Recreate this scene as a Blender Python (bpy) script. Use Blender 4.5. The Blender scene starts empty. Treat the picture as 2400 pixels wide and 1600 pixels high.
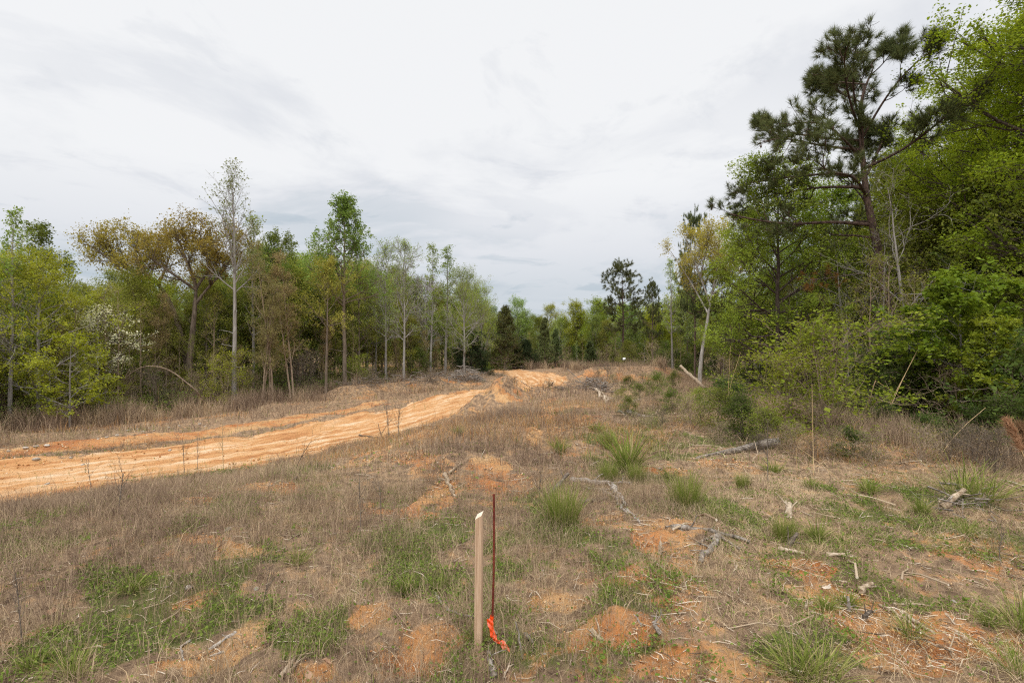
import bpy, math
import numpy as np

# ------------------------------------------------------------------ camera, sky, sun, exposure
scene = bpy.context.scene
COL = scene.collection
EYE = 1.65
FPX = 1200.0                      # focal length in photo pixels (photo is 2400 wide)
cam_data = bpy.data.cameras.new("camera")
cam_data.sensor_width = 36.0
cam_data.lens = 18.0
cam_data.clip_start = 0.05
cam_data.clip_end = 3000.0
cam = bpy.data.objects.new("camera", cam_data)
COL.objects.link(cam)
cam.location = (0, 0, EYE)
cam.rotation_euler = (math.radians(90), 0, 0)
scene.camera = cam

SUN_ELEV, SUN_ROT = math.radians(52), math.radians(200)
world = bpy.data.worlds.new("World")
scene.world = world
world.use_nodes = True
wn, wl = world.node_tree.nodes, world.node_tree.links
wn.clear()


def N(nodes, kind, **kw):
    n = nodes.new(kind)
    for k, v in kw.items():
        if k == 'inp':
            for kk, vv in v.items():
                n.inputs[kk].default_value = vv
        else:
            setattr(n, k, v)
    return n


def ramp(nodes, stops, interp='LINEAR'):
    r = nodes.new('ShaderNodeValToRGB')
    r.color_ramp.interpolation = interp
    e = r.color_ramp.elements
    while len(e) > 1:
        e.remove(e[-1])
    e[0].position = stops[0][0]
    e[0].color = (*stops[0][1], 1)
    for p, c in stops[1:]:
        x = e.new(p)
        x.color = (*c, 1)
    return r


SKY_STR = 0.1
sky = N(wn, 'ShaderNodeTexSky', sky_type='NISHITA', sun_disc=False)
sky.sun_elevation, sky.sun_rotation = SUN_ELEV, SUN_ROT
tc = N(wn, 'ShaderNodeTexCoord')
sep = N(wn, 'ShaderNodeSeparateXYZ')
wl.new(tc.outputs['Generated'], sep.inputs[0])
zc = N(wn, 'ShaderNodeMath', operation='MAXIMUM', inp={1: 0.0})
wl.new(sep.outputs['Z'], zc.inputs[0])
zp = N(wn, 'ShaderNodeMath', operation='ADD', inp={1: 0.10})
wl.new(zc.outputs[0], zp.inputs[0])
dv = N(wn, 'ShaderNodeVectorMath', operation='DIVIDE')
cmb = N(wn, 'ShaderNodeCombineXYZ')
for k in ('X', 'Y', 'Z'):
    wl.new(zp.outputs[0], cmb.inputs[k])
wl.new(tc.outputs['Generated'], dv.inputs[0])
wl.new(cmb.outputs[0], dv.inputs[1])
flat = N(wn, 'ShaderNodeVectorMath', operation='MULTIPLY', inp={1: (1.0, 1.0, 0.0)})
wl.new(dv.outputs[0], flat.inputs[0])
n1 = N(wn, 'ShaderNodeTexNoise', inp={'Scale': 0.85, 'Detail': 9.0, 'Roughness': 0.58, 'Distortion': 0.35})
n2 = N(wn, 'ShaderNodeTexNoise', inp={'Scale': 0.30, 'Detail': 3.0, 'Roughness': 0.5})
off = N(wn, 'ShaderNodeVectorMath', operation='ADD', inp={1: (3.7, 1.3, 0.0)})
wl.new(flat.outputs[0], off.inputs[0])
wl.new(off.outputs[0], n1.inputs['Vector'])
wl.new(flat.outputs[0], n2.inputs['Vector'])
r1 = ramp(wn, [(0.30, (0, 0, 0)), (0.54, (1, 1, 1))], 'EASE')
wl.new(n1.outputs['Fac'], r1.inputs[0])
r2 = ramp(wn, [(0.38, (0, 0, 0)), (0.62, (1, 1, 1))], 'EASE')
wl.new(n2.outputs['Fac'], r2.inputs[0])
# clouds hang thicker and greyer low over the horizon
relev = ramp(wn, [(0.0, (0.0, 0.0, 0.0)), (0.10, (0.10, 0.10, 0.10)), (0.20, (0.55, 0.55, 0.55)), (0.30, (0.92, 0.92, 0.92)), (0.5, (1, 1, 1))])
wl.new(zc.outputs[0], relev.inputs[0])
mx = N(wn, 'ShaderNodeMath', operation='MAXIMUM')
wl.new(r1.outputs[0], mx.inputs[0])
wl.new(r2.outputs[0], mx.inputs[1])
m2 = N(wn, 'ShaderNodeMath', operation='MULTIPLY_ADD', inp={1: 0.42})
wl.new(mx.outputs[0], m2.inputs[0])
m3 = N(wn, 'ShaderNodeMath', operation='MULTIPLY', inp={1: 0.66})
wl.new(relev.outputs[0], m3.inputs[0])
wl.new(m3.outputs[0], m2.inputs[2])
cl = ramp(wn, [(0.0, (0.44, 0.53, 0.61)), (0.35, (0.58, 0.64, 0.70)), (0.7, (0.78, 0.80, 0.84)), (1.0, (0.915, 0.925, 0.94))])
n3 = N(wn, 'ShaderNodeTexNoise', inp={'Scale': 1.9, 'Detail': 8.0, 'Roughness': 0.6, 'Distortion': 0.6})
off3 = N(wn, 'ShaderNodeVectorMath', operation='ADD', inp={1: (9.1, 4.4, 0.0)})
wl.new(flat.outputs[0], off3.inputs[0])
wl.new(off3.outputs[0], n3.inputs['Vector'])
r3 = ramp(wn, [(0.53, (0, 0, 0)), (0.68, (1, 1, 1))], 'EASE')
wl.new(n3.outputs['Fac'], r3.inputs[0])
m4 = N(wn, 'ShaderNodeMath', operation='MULTIPLY_ADD', inp={1: -0.22})
wl.new(r3.outputs[0], m4.inputs[0])
wl.new(m2.outputs[0], m4.inputs[2])
wl.new(m4.outputs[0], cl.inputs[0])
# an overcast sky is brighter overhead than near the horizon
ze = N(wn, 'ShaderNodeMapRange', inp={'From Min': 0.58, 'From Max': 0.95, 'To Min': 1.0 / SKY_STR, 'To Max': 3.1 / SKY_STR})
wl.new(zc.outputs[0], ze.inputs['Value'])
cs = N(wn, 'ShaderNodeVectorMath', operation='SCALE')
wl.new(cl.outputs[0], cs.inputs[0])
# added brightness in the unseen sky behind the camera, lighting the trees frontally
rear = N(wn, 'ShaderNodeMapRange', interpolation_type='SMOOTHSTEP', inp={'From Min': 0.0, 'From Max': -0.75, 'To Min': 1.0, 'To Max': 1.9})
wl.new(sep.outputs['Y'], rear.inputs['Value'])
zr = N(wn, 'ShaderNodeMath', operation='MULTIPLY')
wl.new(ze.outputs[0], zr.inputs[0])
wl.new(rear.outputs[0], zr.inputs[1])
wl.new(zr.outputs[0], cs.inputs['Scale'])
mixs = N(wn, 'ShaderNodeMix', data_type='RGBA', inp={0: 0.97})
wl.new(sky.outputs[0], mixs.inputs[6])
wl.new(cs.outputs[0], mixs.inputs[7])
bg = N(wn, 'ShaderNodeBackground', inp={'Strength': SKY_STR})
wl.new(mixs.outputs[2], bg.inputs[0])
wo = N(wn, 'ShaderNodeOutputWorld')
wl.new(bg.outputs[0], wo.inputs[0])

sun_data = bpy.data.lights.new("sun", 'SUN')
sun_data.energy = 1.5
sun_data.angle = math.radians(30)
sun_data.color = (1.0, 0.95, 0.88)
sun = bpy.data.objects.new("sun", sun_data)
COL.objects.link(sun)
sun.rotation_euler = (math.radians(90) - SUN_ELEV, 0, math.radians(180) - SUN_ROT)

vs = scene.view_settings
vs.view_transform = 'Standard'
vs.look = 'None'
vs.exposure = 0.0
vs.gamma = 1.0
vs.use_curve_mapping = False
cy = scene.cycles
cy.max_bounces = 10
cy.diffuse_bounces = 8
cy.glossy_bounces = 1
cy.transmission_bounces = 8
cy.use_denoising = False
cy.filter_width = 1.2
cy.use_adaptive_sampling = False
cy.sample_clamp_indirect = 4.0

# ------------------------------------------------------------------ mesh helpers
RNG = np.random.default_rng(11)


def nrm(a):
    return a / np.maximum(np.linalg.norm(a, axis=-1, keepdims=True), 1e-9)


class Acc:
    """collects vertices, quads and triangles of ONE mesh"""

    def __init__(self):
        self.v, self.q, self.t, self.c, self.n = [], [], [], [], 0

    def add(self, v, quads=None, tris=None, tint=0.5):
        v = np.asarray(v, np.float32).reshape(-1, 3)
        if quads is not None and len(quads):
            self.q.append(np.asarray(quads, np.int64).reshape(-1, 4) + self.n)
        if tris is not None and len(tris):
            self.t.append(np.asarray(tris, np.int64).reshape(-1, 3) + self.n)
        c = np.empty(len(v), np.float32)
        c[:] = tint
        self.v.append(v)
        self.c.append(c)
        self.n += len(v)

    def mesh(self, name, mat, smooth=False):
        v = np.concatenate(self.v)
        q = np.concatenate(self.q) if self.q else np.zeros((0, 4), np.int64)
        t = np.concatenate(self.t) if self.t else np.zeros((0, 3), np.int64)
        me = bpy.data.meshes.new(name)
        me.vertices.add(len(v))
        me.vertices.foreach_set('co', v.ravel())
        li = np.concatenate([q.ravel(), t.ravel()]).astype(np.int32)
        me.loops.add(len(li))
        me.loops.foreach_set('vertex_index', li)
        me.polygons.add(len(q) + len(t))
        ls = np.concatenate([np.arange(len(q)) * 4, len(q) * 4 + np.arange(len(t)) * 3]).astype(np.int32)
        me.polygons.foreach_set('loop_start', ls)
        if smooth:
            me.polygons.foreach_set('use_smooth', np.ones(len(q) + len(t), bool))
        me.update(calc_edges=True)
        a = me.attributes.new('tint', 'FLOAT', 'POINT')
        a.data.foreach_set('value', np.concatenate(self.c))
        if mat:
            me.materials.append(mat)
        return me


def obj(name, me, parent=None):
    o = bpy.data.objects.new(name, me)
    COL.objects.link(o)
    if parent:
        o.parent = parent
    return o


def tag(o, label=None, cat=None, group=None, kind=None):
    if label:
        o['label'] = label
    if cat:
        o['category'] = cat
    if group:
        o['group'] = group
    if kind:
        o['kind'] = kind
    return o


def empty(name, loc, rz=0.0, s=1.0):
    o = bpy.data.objects.new(name, None)
    COL.objects.link(o)
    o.location = loc
    o.rotation_euler = (0, 0, rz)
    o.scale = (s, s, s)
    o.empty_display_size = 0.2
    return o


def tubes(acc, P, R, sides=5, tint=None, cap=False):
    """P (B,n,3), R (B,n): B tubes of n rings"""
    P = np.asarray(P, float)
    R = np.asarray(R, float)
    B, n, _ = P.shape
    T = np.gradient(P, axis=1)
    T = nrm(T)
    mean = nrm(P[:, -1] - P[:, 0])
    ref = np.where(np.abs(mean[:, 2:3]) > 0.8, np.array([[1.0, 0.13, 0]]), np.array([[0.1, 0.07, 1.0]]))
    U = nrm(np.cross(T, ref[:, None, :]))
    W = np.cross(T, U)
    a = np.arange(sides) * 2 * np.pi / sides
    V = P[:, :, None, :] + R[:, :, None, None] * (np.cos(a)[None, None, :, None] * U[:, :, None, :] + np.sin(a)[None, None, :, None] * W[:, :, None, :])
    b, i, k = np.meshgrid(np.arange(B), np.arange(n - 1), np.arange(sides), indexing='ij')
    k2 = (k + 1) % sides
    base = b * n * sides
    q = np.stack([base + i * sides + k, base + i * sides + k2, base + (i + 1) * sides + k2, base + (i + 1) * sides + k], -1).reshape(-1, 4)
    ti = 0.5 if tint is None else np.repeat(np.asarray(tint, float), n * sides)
    acc.add(V, q, None, ti)
    if cap:
        for e in (0, n - 1):
            ring = V[:, e]
            c = ring.mean(1, keepdims=True)
            vv = np.concatenate([ring, c], 1)
            bb, kk = np.meshgrid(np.arange(B), np.arange(sides), indexing='ij')
            o = bb * (sides + 1)
            acc.add(vv, None, np.stack([o + kk, o + (kk + 1) % sides, o + sides], -1).reshape(-1, 3), 0.95)


def leaves(acc, A, K, spread, size, rng, wide=0.6, up=0.9, hang=0.0, clump=None):
    """K rhombic leaves scattered round each anchor"""
    N_ = len(A) * K
    c = np.repeat(A, K, 0) + rng.normal(0, 1, (N_, 3)) * spread
    nr = nrm(rng.normal(0, 1, (N_, 3)) + np.array([0, 0, up]))
    d = rng.normal(0, 1, (N_, 3)) - np.array([0, 0, hang])
    a = nrm(np.cross(nr, d))
    b = np.cross(nr, a)
    s = size * np.exp(rng.normal(0, 0.30, (N_, 1)))
    v = np.stack([c - a * s * 0.5, c + b * s * wide * 0.5 + a * s * 0.05, c + a * s * 0.5 - nr * s * 0.12, c - b * s * wide * 0.5 + a * s * 0.05], 1)
    q = np.arange(N_ * 4).reshape(-1, 4)
    t = np.clip(rng.normal(0.5, 0.2, N_), 0, 1)
    if clump is not None:
        t = np.clip(t * 0.55 + np.repeat(clump, K) * 0.45, 0, 1)
    acc.add(v, q, None, np.repeat(t, 4))


def needles(acc, A, D, K, length, width, rng, fan=0.9):
    N_ = len(A) * K
    d = nrm(np.repeat(D, K, 0) + rng.normal(0, fan, (N_, 3)))
    p = np.repeat(A, K, 0) - np.repeat(D, K, 0) * rng.uniform(0, 0.5, (N_, 1)) * length
    s = nrm(np.cross(d, rng.normal(0, 1, (N_, 3)))) * width
    L = length * rng.uniform(0.65, 1.15, (N_, 1))
    v = np.stack([p - s, p + s, p + d * L - np.array([0, 0, 0.12]) * L], 1)
    acc.add(v, None, np.arange(N_ * 3).reshape(-1, 3), np.repeat(np.clip(rng.normal(0.5, 0.22, N_), 0, 1), 3))


# ------------------------------------------------------------------ noise
def hsh(ix, iy, seed):
    h = (ix * 374761393 + iy * 668265263 + seed * 1442695041) & 0xffffffff
    h = ((h ^ (h >> 13)) * 1274126177) & 0xffffffff
    return ((h ^ (h >> 16)) & 0xffff) / 65535.0


def vnoise(x, y, seed=0):
    x = np.asarray(x, float)
    y = np.asarray(y, float)
    ix, iy = np.floor(x).astype(np.int64), np.floor(y).astype(np.int64)
    fx, fy = x - ix, y - iy
    fx, fy = fx * fx * (3 - 2 * fx), fy * fy * (3 - 2 * fy)
    a, b = hsh(ix, iy, seed), hsh(ix + 1, iy, seed)
    c, d = hsh(ix, iy + 1, seed), hsh(ix + 1, iy + 1, seed)
    return (a + (b - a) * fx) * (1 - fy) + (c + (d - c) * fx) * fy


def fbm(x, y, scale, oct=4, seed=0):
    x = np.asarray(x, float) / scale
    y = np.asarray(y, float) / scale
    s, a, t = 0.0, 1.0, 0.0
    for o in range(oct):
        s = s + a * vnoise(x * 0.8 + y * 0.6, -x * 0.6 + y * 0.8, seed + o * 17)
        t += a
        a *= 0.5
        x, y = x * 2.03 + 5.1, y * 2.03 - 3.7
    return s / t


def sstep(a, b, x):
    t = np.clip((x - a) / (b - a), 0, 1)
    return t * t * (3 - 2 * t)


# ------------------------------------------------------------------ terrain
ROADC = np.array([(-26, 0), (-14, 7.0), (-9.7, 9.7), (-8.5, 10.7), (-6.9, 11.9), (-5.0, 14.4), (-3.9, 16.8), (-2.75, 20.5), (-1.5, 24.5),
                  (0.4, 28.5), (1.7, 32.5), (1.9, 37), (0.9, 43), (-2.0, 50), (-7, 55), (-16, 60)], float)
# smooth the centre line
for _ in range(2):
    m = np.empty((2 * len(ROADC) - 2, 2))
    m[0::2] = ROADC[:-1] * 0.75 + ROADC[1:] * 0.25
    m[1::2] = ROADC[:-1] * 0.25 + ROADC[1:] * 0.75
    ROADC = np.vstack([ROADC[:1], m, ROADC[-1:]])
SEG_A, SEG_B = ROADC[:-1], ROADC[1:]
SEG_L = np.linalg.norm(SEG_B - SEG_A, axis=1)
SEG_S = np.concatenate([[0], np.cumsum(SEG_L)[:-1]])


def road_st(x, y):
    """distance along the track and signed distance from its middle (+ on the camera's side)"""
    x = np.asarray(x, float)
    y = np.asarray(y, float)
    best = np.full(x.shape, 1e9)
    S = np.zeros(x.shape)
    Tt = np.zeros(x.shape)
    for a, b, L, s0 in zip(SEG_A, SEG_B, SEG_L, SEG_S):
        d = (b - a) / L
        rx, ry = x - a[0], y - a[1]
        u = np.clip(rx * d[0] + ry * d[1], 0, L)
        px_, py_ = rx - u * d[0], ry - u * d[1]
        dist = np.hypot(px_, py_)
        m = dist < best
        best = np.where(m, dist, best)
        S = np.where(m, s0 + u, S)
        cr = d[0] * ry - d[1] * rx
        Tt = np.where(m, np.where(cr < 0, dist, -dist), Tt)
    return S, Tt


def half_w(y):
    return 1.5 + 0.35 * sstep(12, 7, y) + 0.5 * sstep(25, 45, y)


def seg_dist(x, y, a, b):
    a = np.array(a, float)
    b = np.array(b, float)
    d = b - a
    u = np.clip(((x - a[0]) * d[0] + (y - a[1]) * d[1]) / (d @ d), 0, 1)
    return np.hypot(x - a[0] - u * d[0], y - a[1] - u * d[1]), u


def h_base(x, y, t):
    e = t - half_w(y)
    k = np.clip(e / 5.2, 0, 1)
    k = 0.55 * k + 0.45 * k * k * (3 - 2 * k)
    z = -1.0 + k
    right = np.maximum(0, x - 4.0) * sstep(6.5, 13, y) * 0.105
    z = z - np.minimum(right, 0.85)
    far = sstep(19, 29, y)
    z = z * (1 - far) + np.minimum(z, -0.98) * far
    z = z - 0.03 * np.clip(-e - 3.0, 0, 10)
    z = z - 0.2 * sstep(40, 60, y)
    return z


MOUNDS = []      # (x, y, radius, height)


def height(x, y, detail=True):
    x = np.asarray(x, float)
    y = np.asarray(y, float)
    s, t = road_st(x, y)
    z = h_base(x, y, t)
    on = sstep(half_w(y) + 0.25, half_w(y) - 0.35, np.abs(t))
    # windrow of cleared brush left of the track, bank right of it
    d, u = seg_dist(x, y, (-8.6, 26.5), (-2.9, 36))
    z = z + 0.55 * np.exp(-(d / 1.1) ** 2) * (0.5 + 0.9 * fbm(x, y, 2.2, 2, 5))
    d, u = seg_dist(x, y, (6.2, 36), (11, 38))
    z = z + 0.85 * np.exp(-(d / 1.9) ** 2)
    for mx_, my_, mr, mh in MOUNDS:
        q_ = ((x - mx_) ** 2 + (y - my_) ** 2) / mr ** 2
        z = np.where(q_ < 6, z + mh * np.exp(-q_) * (2.6 * np.maximum(fbm(x, y, mr * (0.6 if mr < 0.7 else 1.5) + 0.08, 4, 77) - 0.18, 0)), z)
    # lip of pushed-up dirt on the far edge of the track
    z = z + 0.16 * np.exp(-((t + half_w(y) + 0.1) / 0.28) ** 2) * fbm(x, y, 0.9, 3, 31) * 1.4
    if detail:
        off_ = 1 - on
        z = z + off_ * ((fbm(x, y, 2.6, 3, 1) - 0.5) * 0.30 + (fbm(x, y, 0.55, 3, 2) - 0.5) * 0.11 + (fbm(x, y, 0.11, 2, 3) - 0.5) * 0.03)
        z = z + on * ((fbm(s * 0.16, t, 0.30, 4, 4) - 0.5) * 0.055 + (fbm(x, y, 0.22, 3, 6) - 0.5) * 0.05 - 0.05 * np.exp(-((np.abs(t) - 0.75) / 0.22) ** 2))
    z = np.where(y < 0.5, z, z)
    return z


def ground_at(u, v):
    """the point of the terrain seen at photo pixel (u, v)"""
    Y = np.concatenate([np.linspace(1.2, 12, 500), np.linspace(12, 80, 900)])
    X = (u - 1200) / FPX * Y
    Z = EYE - (v - 800) / FPX * Y
    g = height(X, Y)
    i = np.argmax(g > Z)
    if not (g > Z).any():
        i = len(Y) - 1
    return np.array([X[i], Y[i], g[i]])


def at(u, v, Y):
    return np.array([(u - 1200) / FPX * Y, Y, EYE - (v - 800) / FPX * Y])


for (u, v, r, hh) in [ (865, 1440, 0.16, 0.10), (1040, 1470, 0.26, 0.16), (1440, 1440, 0.26, 0.14), (1380, 1540, 0.2, 0.08),
                      (1130, 1115, 0.5, 0.12), (1340, 960, 0.8, 0.15), (870, 1068, 0.35, 0.12), (640, 1150, 0.5, 0.10), (1540, 1500, 0.3, 0.12), (1960, 1330, 0.35, 0.12),
                      (1500, 1330, 0.3, 0.10), (1240, 905, 1.0, 0.12)]:
    p = ground_at(u, v)
    MOUNDS.append((p[0], p[1], r, hh * (0.6 if v < 1300 else 0.4)))

for (x_, y_, r_, h_) in [(-1.05, 17.5, 0.8, 0.52), (-0.5, 18.3, 0.8, 0.62), (0.1, 19.0, 0.85, 0.58), (0.75, 19.7, 0.75, 0.42), (1.4, 20.4, 0.8, 0.16), (-1.3, 15.6, 0.6, 0.22)]:
    MOUNDS.append((x_, y_, r_, h_))

DIRT = []
for (u, v, ru, rv, k) in [(455, 1420, 75, 40, 1.0), (560, 1500, 110, 45, 1.0), (420, 1545, 170, 40, .9), (170, 1560, 90, 30, .7), (1290, 1500, 85, 45, .85), (1300, 1420, 90, 28, .7),
                          (1140, 1100, 55, 22, 1.2), (1150, 1150, 120, 22, .8), (1045, 1150, 45, 30, .9), (1600, 1270, 110, 60, 1.1), (1700, 1330, 130, 45, .9), (1950, 1400, 180, 60, .9),
                          (2230, 1490, 170, 80, 1.2), (1850, 1345, 140, 40, 1.0), (2050, 1450, 160, 60, 1.1), (2120, 1545, 200, 50, .55), (1130, 1490, 60, 40, .9), (660, 1140, 110, 12, 1.1), (500, 1170, 120, 9, .8), (1000, 1500, 90, 60, 1.2), (862, 1440, 48, 32, 1.3), (1440, 1470, 100, 50, .8), (1640, 1560, 150, 50, .9),
                          (1185, 925, 45, 18, 0.75), (1110, 965, 40, 22, .8), (1345, 950, 45, 26, .8), (1290, 965, 40, 16, .8), (870, 1065, 40, 16, 1.2), (470, 1262, 65, 18, .9), (560, 1290, 90, 22, .7),
                          (690, 1240, 55, 14, .7), (1000, 1190, 60, 30, .8), (900, 1190, 60, 16, .7), (370, 1300, 50, 15, .6), (1560, 1100, 60, 18, .7), (1400, 1215, 90, 20, .6), (1680, 1085, 60, 10, .8),
                          (960, 1500, 110, 60, .9), (1420, 875, 70, 7, 1.1), (1500, 892, 60, 6, .9), (1085, 900, 50, 8, .8), (1250, 1020, 18, 18, 1.0), (1000, 1010, 60, 10, .8), (2350, 1420, 110, 40, .5), (730, 1570, 60, 25, .7), (1210, 1545, 70, 40, .9)]:
    c = ground_at(u, v)
    a, b = ground_at(u, v + rv), ground_at(u, v - rv)
    DIRT.append((c[0], c[1], ru / FPX * c[1], max(0.08, abs(b[1] - a[1]) / 2), k))

GREENP = []
for (u, v, ru, rv) in [(640, 1420, 210, 60), (300, 1390, 200, 50), (800, 1500, 170, 60), (1500, 1480, 110, 70), (1240, 1530, 70, 40), (880, 1320, 120, 60), (1290, 1320, 150, 45), (1900, 1545, 200, 50),
                       (1500, 1030, 120, 40), (1480, 1100, 90, 30), (1290, 1190, 60, 50), (2050, 1170, 150, 40), (1660, 1180, 80, 30), (100, 1400, 120, 60), (500, 1110, 160, 12), (740, 1100, 90, 14),
                       (1600, 1010, 120, 40), (1180, 1260, 200, 40), (1230, 1290, 120, 40), (1350, 970, 80, 12), (2330, 1300, 120, 100), (680, 1350, 160, 60), (300, 1500, 170, 40), (1560, 1420, 130, 60)]:
    c = ground_at(u, v)
    a, b = ground_at(u, v + rv), ground_at(u, v - rv)
    GREENP.append((c[0], c[1], 1.1 * ru / FPX * c[1], max(0.1, abs(b[1] - a[1]) / 2)))


def masks(x, y):
    """road, bare dirt, green weeds, each 0..1"""
    s, t = road_st(x, y)
    w = (fbm(x, y, 0.9, 4, 41) - 0.5)
    road = sstep(half_w(y) + 0.45, half_w(y) - 0.30, np.abs(t) + w * 1.1)
    d = np.zeros(np.shape(x))
    for (cx, cy_, rx, ry, k) in DIRT:
        q = ((x - cx) / rx) ** 2 + ((y - cy_) / ry) ** 2
        d = np.maximum(d, k * np.exp(-q * q * 0.8))
    nz = fbm(x, y, 0.45, 5, 51)
    nf = fbm(x, y, 0.16, 3, 52)
    d = d * (0.35 + 1.3 * sstep(0.34, 0.62, nz)) + (nf - 0.5) * 0.5 * np.minimum(d * 3, 1)
    dirt = sstep(0.22, 0.95, d) * 0.98
    # loose bare spots everywhere
    dirt = np.maximum(dirt, 0.8 * sstep(0.58, 0.76, fbm(x, y, 1.1, 5, 61)) * (0.4 + 0.6 * nf))
    # pale sandy strip beyond the track
    str_ = np.exp(-((t + half_w(y) + 2.1) / 0.75) ** 2) * sstep(27, 20, y)
    dirt = np.maximum(dirt, sstep(0.34, 0.6, str_ + (fbm(s * 0.25, t, 0.6, 3, 71) - 0.5) * 0.9) * 0.95)
    g = np.zeros(np.shape(x))
    for (cx, cy_, rx, ry) in GREENP:
        q = ((x - cx) / rx) ** 2 + ((y - cy_) / ry) ** 2
        g = np.maximum(g, np.exp(-q * q * 0.7))
    gn = fbm(x, y, 0.42, 5, 81)
    g = sstep(0.30, 1.0, (0.25 + 0.12 * sstep(7, 3, y) + 0.45 * g) * (0.15 + 1.9 * sstep(0.36, 0.66, gn))) * 0.9
    return road, dirt, g, s, t


# terrain sheet: fine near the camera, out to the horizon
GN = 860
tt = np.linspace(-1, 1, GN)
A_, K_ = 2.2, math.asinh(420 / 2.2)
gx = A_ * np.sinh(K_ * tt)
gy = 4.0 + A_ * np.sinh(K_ * tt)
XX, YY = np.meshgrid(gx, gy, indexing='ij')
ZZ = height(XX, YY)
rd, dr, gr, ss, tr = masks(XX, YY)
ZZ = ZZ + np.maximum(rd, dr) * ((np.abs(fbm(XX, YY, 0.22, 4, 91) - 0.5) * 2 - 0.25) * 0.075 + (fbm(XX, YY, 0.12, 3, 93) - 0.5) * 0.05 + (fbm(XX, YY, 0.5, 2, 92) - 0.5) * 0.10 * (np.abs(tr) > 2.0))
ii, jj = np.meshgrid(np.arange(GN - 1), np.arange(GN - 1), indexing='ij')
qq = np.stack([ii * GN + jj, (ii + 1) * GN + jj, (ii + 1) * GN + jj + 1, ii * GN + jj + 1], -1).reshape(-1, 4)
acc = Acc()
acc.add(np.stack([XX, YY, ZZ], -1), qq)


# ------------------------------------------------------------------ materials
def new_mat(name):
    m = bpy.data.materials.new(name)
    m.use_nodes = True
    m.node_tree.nodes.clear()
    return m, m.node_tree.nodes, m.node_tree.links


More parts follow.
